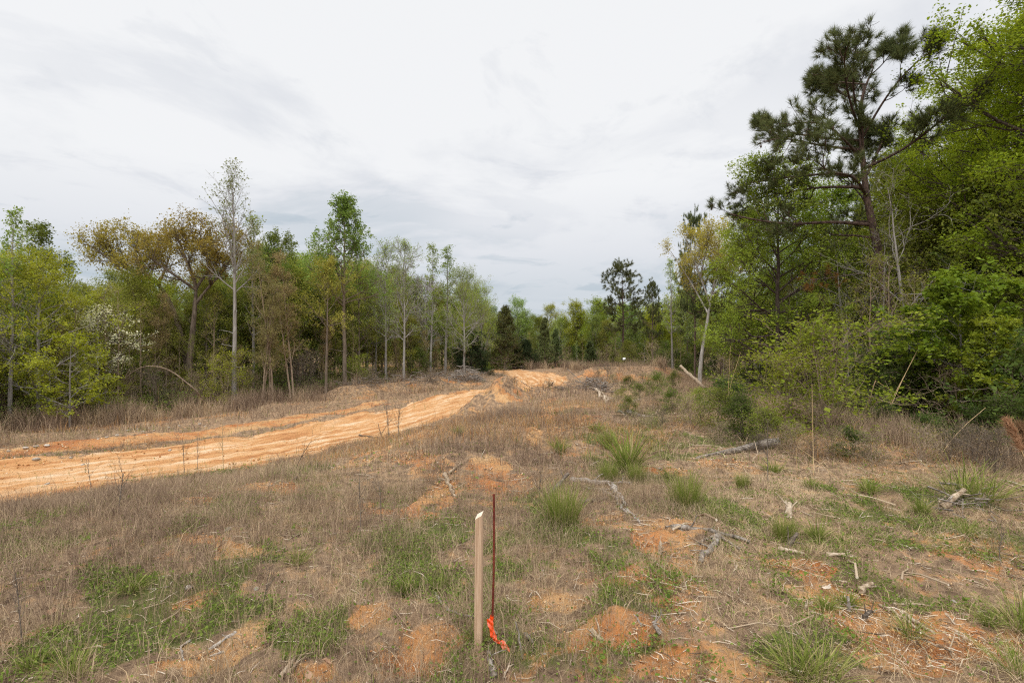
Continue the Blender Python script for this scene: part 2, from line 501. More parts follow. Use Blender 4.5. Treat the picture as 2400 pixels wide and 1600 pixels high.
def mat_ground():
    m, n, l = new_mat('ground')
    out = N(n, 'ShaderNodeOutputMaterial')
    bs = N(n, 'ShaderNodeBsdfPrincipled', inp={'Roughness': 0.95, 'Specular IOR Level': 0.1})
    geo = N(n, 'ShaderNodeNewGeometry')

    def attr(a):
        return N(n, 'ShaderNodeAttribute', attribute_name=a)
    ar, ad, ag, ast = attr('road'), attr('dirt'), attr('green'), attr('track')
    big = N(n, 'ShaderNodeTexNoise', inp={'Scale': 0.9, 'Detail': 5.0, 'Roughness': 0.6})
    mid = N(n, 'ShaderNodeTexNoise', inp={'Scale': 7.0, 'Detail': 6.0, 'Roughness': 0.65})
    fine = N(n, 'ShaderNodeTexNoise', inp={'Scale': 60.0, 'Detail': 6.0, 'Roughness': 0.7})
    for x in (big, mid, fine):
        l.new(geo.outputs['Position'], x.inputs['Vector'])
    # streaks along the track
    mp = N(n, 'ShaderNodeMapping', inp={'Scale': (0.42, 4.2, 1.0)})
    l.new(ast.outputs['Vector'], mp.inputs['Vector'])
    stk = N(n, 'ShaderNodeTexNoise', inp={'Scale': 1.0, 'Detail': 7.0, 'Roughness': 0.62, 'Distortion': 0.4})
    l.new(mp.outputs[0], stk.inputs['Vector'])
    road_c = ramp(n, [(0.30, (0.24, 0.105, 0.042)), (0.38, (0.38, 0.175, 0.07)), (0.48, (0.47, 0.25, 0.105)), (0.57, (0.53, 0.33, 0.175)), (0.66, (0.60, 0.44, 0.29)), (0.76, (0.47, 0.27, 0.125))])
    l.new(stk.outputs['Fac'], road_c.inputs[0])
    dirt_c = ramp(n, [(0.30, (0.32, 0.10, 0.028)), (0.44, (0.42, 0.165, 0.052)), (0.56, (0.49, 0.265, 0.108)), (0.75, (0.54, 0.37, 0.19))])
    l.new(big.outputs['Fac'], dirt_c.inputs[0])
    litter_c = ramp(n, [(0.30, (0.09, 0.055, 0.034)), (0.42, (0.18, 0.118, 0.074)), (0.53, (0.29, 0.195, 0.12)), (0.66, (0.40, 0.245, 0.125))])
    l.new(mid.outputs['Fac'], litter_c.inputs[0])
    green_c = ramp(n, [(0.3, (0.05, 0.06, 0.018)), (0.6, (0.12, 0.13, 0.04))])
    l.new(mid.outputs['Fac'], green_c.inputs[0])

    def mixc(f, a, b):
        x = N(n, 'ShaderNodeMix', data_type='RGBA')
        l.new(f, x.inputs[0])
        l.new(a, x.inputs[6])
        l.new(b, x.inputs[7])
        return x.outputs[2]

    def edge(a, lo, hi):
        # sharpen a mask with fine noise
        ad_ = N(n, 'ShaderNodeMath', operation='MULTIPLY_ADD', inp={1: 2.4, 2: -1.2})
        l.new(mid.outputs['Fac'], ad_.inputs[0])
        s_ = N(n, 'ShaderNodeMath', operation='ADD')
        l.new(a, s_.inputs[0])
        l.new(ad_.outputs[0], s_.inputs[1])
        mr = N(n, 'ShaderNodeMapRange', interpolation_type='SMOOTHSTEP', inp={'From Min': lo, 'From Max': hi})
        l.new(s_.outputs[0], mr.inputs['Value'])
        return mr.outputs[0]
    c = mixc(edge(ag.outputs['Fac'], 0.35, 0.95), litter_c.outputs[0], green_c.outputs[0])
    lit = N(n, 'ShaderNodeTexNoise', inp={'Scale': 16.0, 'Detail': 7.0, 'Roughness': 0.75, 'Distortion': 0.8})
    l.new(geo.outputs['Position'], lit.inputs['Vector'])
    litr = ramp(n, [(0.40, (0.75, 0.75, 0.75)), (0.50, (0.22, 0.22, 0.22)), (0.60, (0.0, 0.0, 0.0))])
    l.new(lit.outputs['Fac'], litr.inputs[0])
    dirt_l = mixc(litr.outputs[0], dirt_c.outputs[0], litter_c.outputs[0])
    c = mixc(edge(ad.outputs['Fac'], 0.15, 0.80), c, dirt_l)
    c = mixc(edge(ar.outputs['Fac'], 0.25, 0.55), c, road_c.outputs[0])
    # dark crumbs and pale grit
    gritr = ramp(n, [(0.28, (0.55, 0.55, 0.55)), (0.42, (0.92, 0.92, 0.92)), (0.62, (1.0, 1.0, 1.0)), (0.72, (1.18, 1.18, 1.18))])
    l.new(fine.outputs['Fac'], gritr.inputs[0])
    mg = N(n, 'ShaderNodeMix', data_type='RGBA', blend_type='MULTIPLY', inp={0: 1.0})
    l.new(c, mg.inputs[6])
    l.new(gritr.outputs[0], mg.inputs[7])
    l.new(mg.outputs[2], bs.inputs['Base Color'])
    add = N(n, 'ShaderNodeMath', operation='MULTIPLY_ADD', inp={1: 0.5})
    l.new(fine.outputs['Fac'], add.inputs[0])
    l.new(mid.outputs['Fac'], add.inputs[2])
    add2 = N(n, 'ShaderNodeMath', operation='MULTIPLY_ADD', inp={1: 1.2})
    l.new(stk.outputs['Fac'], add2.inputs[0])
    l.new(add.outputs[0], add2.inputs[2])
    bp = N(n, 'ShaderNodeBump', inp={'Strength': 0.9, 'Distance': 0.05})
    l.new(add2.outputs[0], bp.inputs['Height'])
    l.new(bp.outputs[0], bs.inputs['Normal'])
    l.new(bs.outputs[0], out.inputs[0])
    return m


def mat_leaf(name, c0, c1, trans=0.35, var=0.25, spec=0.0):
    """c0..c1 by leaf, hue a little different from plant to plant"""
    m, n, l = new_mat(name)
    out = N(n, 'ShaderNodeOutputMaterial')
    at_ = N(n, 'ShaderNodeAttribute', attribute_name='tint')
    oi = N(n, 'ShaderNodeObjectInfo')
    mid = tuple((a + b) / 2 for a, b in zip(c0, c1))
    r = ramp(n, [(0.15, c0), (0.5, mid), (0.9, c1)])
    l.new(at_.outputs['Fac'], r.inputs[0])
    hv = N(n, 'ShaderNodeHueSaturation')
    mr = N(n, 'ShaderNodeMapRange', inp={'To Min': 0.5 - 0.022, 'To Max': 0.5 + 0.018})
    l.new(oi.outputs['Random'], mr.inputs['Value'])
    l.new(mr.outputs[0], hv.inputs['Hue'])
    mv = N(n, 'ShaderNodeMath', operation='FRACT')
    mv0 = N(n, 'ShaderNodeMath', operation='MULTIPLY', inp={1: 7.31})
    l.new(oi.outputs['Random'], mv0.inputs[0])
    l.new(mv0.outputs[0], mv.inputs[0])
    mr2 = N(n, 'ShaderNodeMapRange', inp={'To Min': 1 - var, 'To Max': 1 + var})
    l.new(mv.outputs[0], mr2.inputs['Value'])
    l.new(mr2.outputs[0], hv.inputs['Value'])
    l.new(r.outputs[0], hv.inputs['Color'])
    d = N(n, 'ShaderNodeBsdfDiffuse')
    l.new(hv.outputs[0], d.inputs[0])
    if trans > 0:
        t = N(n, 'ShaderNodeBsdfTranslucent')
        hv2 = N(n, 'ShaderNodeHueSaturation', inp={'Hue': 0.488, 'Saturation': 1.08, 'Value': 1.15})
        l.new(hv.outputs[0], hv2.inputs['Color'])
        l.new(hv2.outputs[0], t.inputs[0])
        mx_ = N(n, 'ShaderNodeMixShader', inp={0: trans})
        l.new(d.outputs[0], mx_.inputs[1])
        l.new(t.outputs[0], mx_.inputs[2])
        l.new(mx_.outputs[0], out.inputs[0])
    else:
        l.new(d.outputs[0], out.inputs[0])
    return m


def mat_ramp(name, stops, trans=0.15):
    """colour straight from the tint attribute"""
    m, n, l = new_mat(name)
    out = N(n, 'ShaderNodeOutputMaterial')
    at_ = N(n, 'ShaderNodeAttribute', attribute_name='tint')
    r = ramp(n, stops)
    l.new(at_.outputs['Fac'], r.inputs[0])
    d = N(n, 'ShaderNodeBsdfDiffuse')
    t = N(n, 'ShaderNodeBsdfTranslucent')
    l.new(r.outputs[0], d.inputs[0])
    l.new(r.outputs[0], t.inputs[0])
    mx_ = N(n, 'ShaderNodeMixShader', inp={0: trans})
    l.new(d.outputs[0], mx_.inputs[1])
    l.new(t.outputs[0], mx_.inputs[2])
    l.new(mx_.outputs[0], out.inputs[0])
    return m


def mat_wood(name, stops, scale=(14, 14, 2.0), bump=0.6, tintmix=0.0, dist=0.02, rough=0.9):
    """bark or weathered wood: noise drawn out along the grain (object space)"""
    m, n, l = new_mat(name)
    out = N(n, 'ShaderNodeOutputMaterial')
    bs = N(n, 'ShaderNodeBsdfPrincipled', inp={'Roughness': rough, 'Specular IOR Level': 0.15})
    tc_ = N(n, 'ShaderNodeTexCoord')
    mp = N(n, 'ShaderNodeMapping', inp={'Scale': scale})
    l.new(tc_.outputs['Object'], mp.inputs['Vector'])
    no = N(n, 'ShaderNodeTexNoise', inp={'Scale': 1.0, 'Detail': 7.0, 'Roughness': 0.65, 'Distortion': 0.5})
    l.new(mp.outputs[0], no.inputs['Vector'])
    oi = N(n, 'ShaderNodeObjectInfo')
    sh = N(n, 'ShaderNodeMath', operation='MULTIPLY_ADD', inp={1: 0.16, 2: -0.08})
    l.new(oi.outputs['Random'], sh.inputs[0])
    ad = N(n, 'ShaderNodeMath', operation='ADD')
    l.new(no.outputs['Fac'], ad.inputs[0])
    l.new(sh.outputs[0], ad.inputs[1])
    r = ramp(n, stops)
    l.new(ad.outputs[0], r.inputs[0])
    l.new(r.outputs[0], bs.inputs['Base Color'])
    bp = N(n, 'ShaderNodeBump', inp={'Strength': bump, 'Distance': dist})
    l.new(no.outputs['Fac'], bp.inputs['Height'])
    l.new(bp.outputs[0], bs.inputs['Normal'])
    l.new(bs.outputs[0], out.inputs[0])
    return m


M = {}
M['ground'] = mat_ground()
LEAF = {
    'fresh': ((0.16, 0.205, 0.022), (0.32, 0.35, 0.05)),
    'green': ((0.09, 0.14, 0.028), (0.19, 0.25, 0.058)),
    'spring': ((0.145, 0.21, 0.036), (0.275, 0.34, 0.085)),
    'olive': ((0.15, 0.175, 0.028), (0.31, 0.315, 0.068)),
    'gold': ((0.26, 0.245, 0.04), (0.43, 0.37, 0.09)),
    'tan': ((0.20, 0.165, 0.065), (0.36, 0.29, 0.125)),
    'pale': ((0.18, 0.21, 0.08), (0.31, 0.34, 0.17)),
    'dark': ((0.022, 0.036, 0.016), (0.055, 0.075, 0.03)),
    'cedar': ((0.06, 0.085, 0.03), (0.15, 0.15, 0.05)),
    'needle': ((0.065, 0.095, 0.04), (0.19, 0.205, 0.075)),
    'flower': ((0.45, 0.44, 0.24), (0.75, 0.70, 0.5)),
    'maple': ((0.10, 0.15, 0.016), (0.25, 0.29, 0.042)),
    'lime': ((0.17, 0.225, 0.02), (0.34, 0.385, 0.05)),
    'vine': ((0.048, 0.078, 0.02), (0.12, 0.16, 0.038)),
    'bush': ((0.085, 0.125, 0.02), (0.19, 0.235, 0.045)),
    'pink': ((0.24, 0.17, 0.15), (0.36, 0.27, 0.24)),
    'elm': ((0.13, 0.215, 0.024), (0.27, 0.37, 0.07)),
    'rust_head': ((0.24, 0.14, 0.075), (0.36, 0.22, 0.13)),
    'rust': ((0.16, 0.07, 0.025), (0.26, 0.13, 0.045)),
}
for k, (a, b) in LEAF.items():
    M[k] = mat_leaf('leaves_' + k, a, b, 0.15 if k in ('needle', 'dark', 'cedar') else 0.42)
M['vine_mix'] = mat_leaf('leaves_undergrowth', (0.075, 0.11, 0.022), (0.20, 0.25, 0.055), 0.4)
M['fill_far'] = mat_leaf('leaves_far', (0.12, 0.155, 0.034), (0.27, 0.30, 0.075), 0.4)
M['bark_grey'] = mat_wood('bark_grey', [(0.3, (0.13, 0.115, 0.10)), (0.5, (0.24, 0.215, 0.19)), (0.68, (0.37, 0.345, 0.31))], (9, 9, 1.6))
M['bark_dark'] = mat_wood('bark_dark', [(0.3, (0.035, 0.025, 0.02)), (0.5, (0.085, 0.062, 0.05)), (0.7, (0.16, 0.125, 0.105))], (16, 16, 3.0))
M['bark_brown'] = mat_wood('bark_brown', [(0.3, (0.07, 0.052, 0.038)), (0.5, (0.15, 0.115, 0.085)), (0.7, (0.25, 0.20, 0.15))], (12, 12, 2.0))
M['bark_tan'] = mat_wood('bark_tan', [(0.3, (0.14, 0.10, 0.07)), (0.5, (0.26, 0.19, 0.13)), (0.7, (0.38, 0.30, 0.22))], (12, 12, 2.0))
M['bark_pine'] = mat_wood('bark_pine', [(0.3, (0.03, 0.02, 0.016)), (0.48, (0.095, 0.062, 0.048)), (0.6, (0.15, 0.105, 0.085)), (0.75, (0.24, 0.18, 0.15))], (18, 18, 5.0), 1.0, dist=0.04)
M['wood_grey'] = mat_wood('wood_grey', [(0.3, (0.07, 0.056, 0.045)), (0.46, (0.19, 0.16, 0.13)), (0.58, (0.32, 0.28, 0.24)), (0.75, (0.46, 0.42, 0.37))], (30, 30, 30), 0.8)
M['wood_pale'] = mat_wood('wood_pale', [(0.3, (0.16, 0.105, 0.06)), (0.46, (0.31, 0.235, 0.16)), (0.6, (0.45, 0.365, 0.27)), (0.75, (0.57, 0.49, 0.39))], (26, 26, 26), 0.6)
M['wood_old'] = mat_wood('wood_old', [(0.3, (0.05, 0.04, 0.032)), (0.5, (0.15, 0.122, 0.10)), (0.62, (0.25, 0.215, 0.18)), (0.75, (0.36, 0.32, 0.28))], (14, 14, 14), 0.6)
M['wood_dark'] = mat_wood('wood_dark', [(0.3, (0.04, 0.03, 0.022)), (0.5, (0.11, 0.085, 0.065)), (0.7, (0.21, 0.17, 0.13))], (26, 26, 26), 0.8)
M['straw_stem'] = mat_wood('straw_stem', [(0.35, (0.30, 0.19, 0.09)), (0.65, (0.46, 0.33, 0.18))], (10, 10, 10), 0.2)
M['dry_grass'] = mat_ramp('dry_grass', [(0.0, (0.085, 0.055, 0.042)), (0.22, (0.18, 0.122, 0.088)), (0.42, (0.28, 0.20, 0.138)), (0.62, (0.39, 0.285, 0.18)), (0.82, (0.52, 0.40, 0.25)), (0.93, (0.46, 0.25, 0.09)), (1.0, (0.40, 0.185, 0.06))])
M['green_grass'] = mat_ramp('green_grass', [(0.0, (0.075, 0.105, 0.02)), (0.4, (0.15, 0.185, 0.034)), (0.7, (0.22, 0.25, 0.055)), (0.88, (0.29, 0.27, 0.095)), (1.0, (0.42, 0.33, 0.17))], 0.3)
M['weed_leaf'] = mat_ramp('weed_leaf', [(0.0, (0.06, 0.095, 0.018)), (0.5, (0.13, 0.18, 0.032)), (0.85, (0.20, 0.25, 0.055)), (1.0, (0.22, 0.14, 0.06))], 0.3)

me = acc.mesh('ground', M['ground'], True)
for nm, arr in (('road', rd), ('dirt', dr), ('green', gr)):
    a = me.attributes.new(nm, 'FLOAT', 'POINT')
    a.data.foreach_set('value', arr.astype(np.float32).ravel())
a = me.attributes.new('track', 'FLOAT_VECTOR', 'POINT')
a.data.foreach_set('vector', np.stack([ss, tr, np.zeros_like(ss)], -1).astype(np.float32).ravel())
tag(obj('ground', me), kind='structure')
del XX, YY, ZZ, rd, dr, gr, ss, tr, acc


# ------------------------------------------------------------------ grasses (nobody could count them)
def spots(n, y0, y1, rng, pw=1.0):
    """random ground points in the wedge the camera looks over, and a step beyond it"""
    u = rng.uniform(0, 1, n)
    if pw == 1.0:
        Y = np.sqrt(y0 ** 2 + u * (y1 ** 2 - y0 ** 2))
    else:                                   # denser close by
        Y = y0 * (y1 / y0) ** (u ** 0.8)
    X = rng.uniform(-1, 1, n) * (Y * 1.12 + 0.8)
    return X, Y


def blades(acc, x, y, z, hgt, wid, lean, rng, tint, droop=0.5, az=None):
    n = len(x)
    if az is None:
        az = rng.uniform(0, 2 * np.pi, n)
    dirv = np.stack([np.cos(az), np.sin(az), np.zeros(n)], -1)
    base = np.stack([x, y, z - 0.01], -1)
    wa = rng.uniform(0, 2 * np.pi, n)
    side = np.stack([np.cos(wa), np.sin(wa), np.zeros(n)], -1) * (wid * 0.5)[:, None]
    L = lean[:, None]
    upv = np.array([0, 0, 1.0])
    d1 = nrm(dirv * L * 0.6 + upv)
    d2 = nrm(dirv * (L * (1 + droop * 2.0)) + upv * (1 - droop * 0.5 * np.minimum(L, 1.5)) + rng.normal(0, 0.18, (n, 3)))
    h2 = (hgt * 0.5)[:, None]
    mid = base + d1 * h2
    tip = mid + d2 * h2
    v = np.stack([base - side, base + side, mid - side * 0.8, mid + side * 0.8, tip], 1)
    k = np.arange(n)[:, None] * 5
    acc.add(v, k + np.array([[0, 1, 3, 2]]), k + np.array([[2, 3, 4]]), np.repeat(np.clip(tint, 0, 1), 5))


def veg_fields(x, y):
    road, dirt, g, s, t = masks(x, y)
    bare = np.maximum(road * 1.05, dirt)
    clump = fbm(x, y, 0.55, 3, 101)
    patch = fbm(x, y, 2.2, 3, 111)
    straw = sstep(0.18, 0.42, x / np.maximum(y, 1) + (patch - 0.5) * 0.5) * sstep(16, 10, y)
    return bare, g, clump, patch, straw, t


rng = np.random.default_rng(5)
acc_d = Acc()
for (n, y0, y1, w0, hs) in ((230000, 1.5, 6.5, 0.0021, 0.20), (230000, 6.5, 14, 0.0038, 0.25), (220000, 14, 46, 0.010, 0.34)):
    x, y = spots(n, y0, y1, rng)
    bare, g, clump, patch, straw, t = veg_fields(x, y)
    p = (1 - bare ** 1.5) * (0.32 + 1.08 * sstep(0.35, 0.62, clump)) * (1 - 0.45 * g)
    p = np.maximum(p, (0.05 + 0.30 * sstep(0.45, 0.62, fbm(x, y, 0.2, 3, 161))) * (t > 2.0))
    keep = rng.uniform(0, 1, n) < p
    # nothing grows this way deep in the woods
    x, y, g, clump, patch, straw, t = (a[keep] for a in (x, y, g, clump, patch, straw, t))
    k = len(x)
    # part of it stands in tussocks
    cell = 0.26 if y0 < 10 else 0.5
    tus = rng.uniform(0, 1, k) < 0.42
    ci, cj = np.floor(x / cell).astype(np.int64), np.floor(y / cell).astype(np.int64)
    cx_, cy2 = (ci + 0.15 + 0.7 * hsh(ci, cj, 7)) * cell, (cj + 0.15 + 0.7 * hsh(ci, cj, 8)) * cell
    ox, oy = rng.normal(0, 0.17, k) * cell, rng.normal(0, 0.17, k) * cell
    tus &= hsh(ci, cj, 9) < 0.6
    x, y = np.where(tus, cx_ + ox, x), np.where(tus, cy2 + oy, y)
    ctint = (hsh(ci, cj, 10) - 0.5) * 0.34 * tus
    z = height(x, y)
    hg = hs * rng.uniform(0.35, 1.25, k) * (0.55 + 0.9 * patch) * (1 - 0.25 * straw) * (0.45 + 0.55 * sstep(1.0, 2.2, np.abs(t) - half_w(y)))
    tall = rng.uniform(0, 1, k) < 0.05
    hg = np.where(tall, hg * 1.8, hg)
    lean = np.abs(rng.normal(0.35, 0.35, k)) + straw * rng.uniform(0, 2.2, k) + (rng.uniform(0, 1, k) < 0.22) * rng.uniform(0.5, 2.2, k)
    az = np.where(rng.uniform(0, 1, k) < straw * 0.7, fbm(x, y, 1.4, 2, 121) * 9.0 + rng.normal(0, 0.6, k), rng.uniform(0, 6.28, k))
    tint = rng.normal(0.40, 0.17, k) + straw * 0.22 - (patch - 0.5) * 0.5 + (fbm(x, y, 0.3, 2, 151) - 0.5) * 0.35
    rust = (fbm(x, y, 3.0, 2, 131) > 0.62) & (rng.uniform(0, 1, k) < 0.35)
    tint = np.where(rust, rng.uniform(0.88, 1.0, k), np.clip(tint + ctint, 0.02, 0.84))
    az = np.where(tus, np.arctan2(oy, ox) + rng.normal(0, .5, k), az)
    hg = np.where(tus, hg * (0.8 + 0.7 * hsh(ci, cj, 12)), hg)
    blades(acc_d, x, y, z, hg, w0 * rng.uniform(0.6, 1.4, k), lean, rng, tint, 0.6, az)
tag(obj('dry_grass', acc_d.mesh('dry_grass', M['dry_grass'])), 'brown and straw-coloured dead grass over the cleared ground', 'dry grass', kind='stuff')

acc_g = Acc()
for (n, y0, y1, w0, hs) in ((120000, 1.5, 6.5, 0.0028, 0.11), (90000, 6.5, 16, 0.006, 0.16), (40000, 16, 40, 0.014, 0.25)):
    x, y = spots(n, y0, y1, rng)
    bare, g, clump, patch, straw, t = veg_fields(x, y)
    p = (1 - 0.8 * bare) * (0.10 + 0.95 * g * sstep(0.3, 0.55, clump)) * (1 - 0.4 * straw)
    keep = rng.uniform(0, 1, n) < p
    x, y, patch = x[keep], y[keep], patch[keep]
    k = len(x)
    blades(acc_g, x, y, height(x, y), hs * rng.uniform(0.4, 1.3, k), w0 * rng.uniform(0.7, 1.3, k), np.abs(rng.normal(0.4, 0.3, k)), rng, np.clip(rng.normal(0.5, 0.25, k), 0, 1), 0.5)
tag(obj('green_grass', acc_g.mesh('green_grass', M['green_grass'])), 'thin new green grass coming up through dead grass', 'green grass', kind='stuff')

acc_w = Acc()
for (n, y0, y1, s0) in ((230000, 1.5, 6.0, 0.016), (60000, 6.0, 13, 0.03)):
    x, y = spots(n, y0, y1, rng)
    bare, g, clump, patch, straw, t = veg_fields(x, y)
    p = (1 - 0.92 * sstep(0.5, 0.95, bare)) * (0.06 + 1.0 * g * sstep(0.32, 0.50, fbm(x, y, 0.22, 2, 141)))
    keep = rng.uniform(0, 1, n) < p
    x, y = x[keep], y[keep]
    z = height(x, y) + rng.uniform(0.004, 0.05, len(x))
    leaves(acc_w, np.stack([x, y, z], -1), 1, 0.004, s0, rng, 0.75, 1.6)
tag(obj('ground_cover', acc_w.mesh('ground_cover', M['weed_leaf'])), 'low green clover-like weeds between the dead grass', 'ground cover', kind='stuff')

# chips, splinters and dead stalks lying about
acc_c = Acc()
x, y = spots(40000, 1.8, 12, rng, 0)
bare, g, clump, patch, straw, t = veg_fields(x, y)
keep = (rng.uniform(0, 1, len(x)) < 0.25 + 0.7 * sstep(0.1, 0.5, x / y + 0.1) * sstep(0.2, 0.7, bare)) & (t > 2.2)
x, y = x[keep], y[keep]
k = len(x)
az = rng.uniform(0, np.pi, k)
L = (rng.gamma(1.6, 0.022, k) + 0.012) * np.clip(y / 5, 0.5, 1.3)
d = np.stack([np.cos(az), np.sin(az), rng.normal(0, 0.15, k)], -1) * L[:, None]
c = np.stack([x, y, height(x, y) + 0.008], -1)
bend = rng.normal(0, 0.12, (k, 3)) * L[:, None]
P = np.stack([c - d, c + bend, c + d], 1)
R = np.repeat((rng.uniform(0.0015, 0.0045, k) * (0.6 + L * 4))[:, None], 3, 1) * np.array([[0.8, 1, 0.6]])
tubes(acc_c, P, R, 4, rng.uniform(0, 1, k), True)
x, y = spots(2100, 2.6, 20, rng)
bare, g, clump, patch, straw, t = veg_fields(x, y)
keep = (rng.uniform(0, 1, len(x)) < 0.10 + 0.75 * sstep(0.0, 0.35, x / y + (patch - .5) * .6)) & (t > 2.6)
x, y = x[keep], y[keep]
k = len(x)
az = rng.uniform(0, np.pi, k)
L = np.minimum(rng.gamma(2.2, 0.05, k) + 0.04, 0.27)
d = np.stack([np.cos(az), np.sin(az), rng.normal(0.05, 0.2, k)], -1) * L[:, None]
c = np.stack([x, y, height(x, y) + 0.015], -1)
P = np.stack([c - d, c - d * .3 + rng.normal(0, 0.1, (k, 3)) * L[:, None], c + d * .4 + rng.normal(0, 0.1, (k, 3)) * L[:, None], c + d], 1)
P[..., 2] = np.maximum(P[..., 2], np.repeat(c[:, None, 2] - .01, 4, 1))
R = (rng.uniform(0.003, 0.010, k) * (0.5 + L * 3))[:, None] * np.array([[1, .9, .75, .4]])
tubes(acc_c, P, R, 5, rng.uniform(0, 0.72, k), True)
M['chips'] = mat_ramp('chips', [(0, (0.09, 0.06, 0.04)), (0.35, (0.24, 0.17, 0.11)), (0.7, (0.42, 0.33, 0.23)), (1, (0.58, 0.50, 0.40))], 0.0)
tag(obj('wood_debris', acc_c.mesh('wood_debris', M['chips'])), 'scattered splinters twigs and bark chips on the bare clay', 'wood debris', kind='stuff')
# crumbs and clods of clay on the bare ground
acc_k = Acc()
x, y = spots(60000, 1.7, 14, rng, 0)
bare, g, clump, patch, straw, t = veg_fields(x, y)
lip = np.exp(-((np.abs(t) - half_w(y)) / 0.35) ** 2)
keep = rng.uniform(0, 1, len(x)) < np.where(np.abs(t) < half_w(y) + .3, 0.12 + 0.7 * lip, 0.9 * sstep(0.15, 0.6, bare))
x, y, t = x[keep], y[keep], t[keep]
k = len(x)
sz = np.minimum(np.exp(rng.normal(-5.05, 0.55, k)), 0.016) * np.clip(y / 5, 0.7, 2.0)
dirs = np.array([[1, 0, 0], [0, 1, 0], [-1, 0, 0], [0, -1, 0], [0, 0, 1], [0, 0, -1.0]])
V = np.stack([x, y, height(x, y) + sz * .25], -1)[:, None] + dirs[None] * sz[:, None, None] * rng.uniform(.55, 1.25, (k, 6, 1)) + rng.normal(0, .18, (k, 6, 3)) * sz[:, None, None]
tri = np.array([(0, 1, 4), (1, 2, 4), (2, 3, 4), (3, 0, 4), (1, 0, 5), (2, 1, 5), (3, 2, 5), (0, 3, 5)])
acc_k.add(V, None, (np.arange(k)[:, None, None] * 6 + tri[None]).reshape(-1, 3), np.repeat(np.clip(rng.normal(.5, .25, k), 0, 1), 6))
M['clods'] = mat_ramp('clods', [(0, (0.26, 0.10, 0.036)), (0.4, (0.42, 0.20, 0.075)), (0.75, (0.52, 0.33, 0.16)), (1, (0.58, 0.46, 0.33))], 0.0)
tag(obj('soil_clods', acc_k.mesh('soil_clods', M['clods'])), 'orange clay crumbs and grit on the bare soil', 'soil clods', kind='stuff')
del acc_d, acc_g, acc_w, acc_c, acc_k

#@@PART2
# ------------------------------------------------------------------ trees
def spawn(P, R, m, rng, t0, t1, ang, angj, length, npts, up=0.0, wig=0.1, rfrac=0.6, flat=0.0, az=None, lin=False):
    """m child shoots on each of the polylines P; length (B, m) or number"""
    B, n, _ = P.shape
    T = rng.uniform(t0, t1, (B, m))
    if lin:
        T = np.sort(np.linspace(t0, t1, m)[None, :] + rng.normal(0, (t1 - t0) / m * 0.35, (B, m)), 1).clip(t0, t1)
    f = T * (n - 1)
    i = np.clip(f.astype(int), 0, n - 2)
    w = (f - i)[..., None]
    bi = np.arange(B)[:, None]
    S = P[bi, i] * (1 - w) + P[bi, i + 1] * w
    tan = nrm(P[bi, i + 1] - P[bi, i])
    r = (R[bi, i] * (1 - w[..., 0]) + R[bi, i + 1] * w[..., 0]) * rfrac
    if az is None:
        pr = nrm(np.cross(tan, rng.normal(0, 1, (B, m, 3))))
    else:
        pr = np.stack([np.cos(az), np.sin(az), np.zeros_like(az)], -1)
        pr = nrm(pr - tan * (pr * tan).sum(-1, keepdims=True))
    a = (ang(T) if callable(ang) else ang) + rng.normal(0, angj, (B, m))
    d = np.cos(a)[..., None] * tan + np.sin(a)[..., None] * pr
    d[..., 2] *= (1 - flat)
    d = nrm(d)
    L = (length(T) if callable(length) else length) * rng.uniform(0.75, 1.2, (B, m))
    d = d.reshape(-1, 3)
    S = S.reshape(-1, 3)
    L = L.reshape(-1, 1)
    r = r.reshape(-1)
    pts = [S]
    w_ = np.zeros_like(d)
    for k in range(1, npts):
        w_ = w_ * 0.6 + rng.normal(0, wig, d.shape)
        dd = nrm(d + w_ + np.array([0, 0, up]) * (k / npts))
        d = nrm(d * 0.7 + dd * 0.3)
        pts.append(pts[-1] + dd * L / (npts - 1))
    Pn = np.stack(pts, 1)
    Rn = r[:, None] * np.linspace(1, 0.3, npts)[None, :]
    return Pn, Rn, T.reshape(-1)


PROF = {
    'cone': lambda u: 0.12 + 0.95 * (1 - u),
    'round': lambda u: np.sin(np.pi * (0.16 + 0.80 * u)) ** 0.7,
    'oval': lambda u: 0.25 + 0.75 * np.sin(np.pi * (0.25 + 0.72 * u)),
    'vase': lambda u: 1.0 - 0.75 * u ** 2,
    'column': lambda u: 0.8 - 0.5 * u ** 3,
    'top': lambda u: 0.55 + 0.6 * np.sin(np.pi * u),
}


def sized(P, R, k):
    return P, np.maximum(R, k)


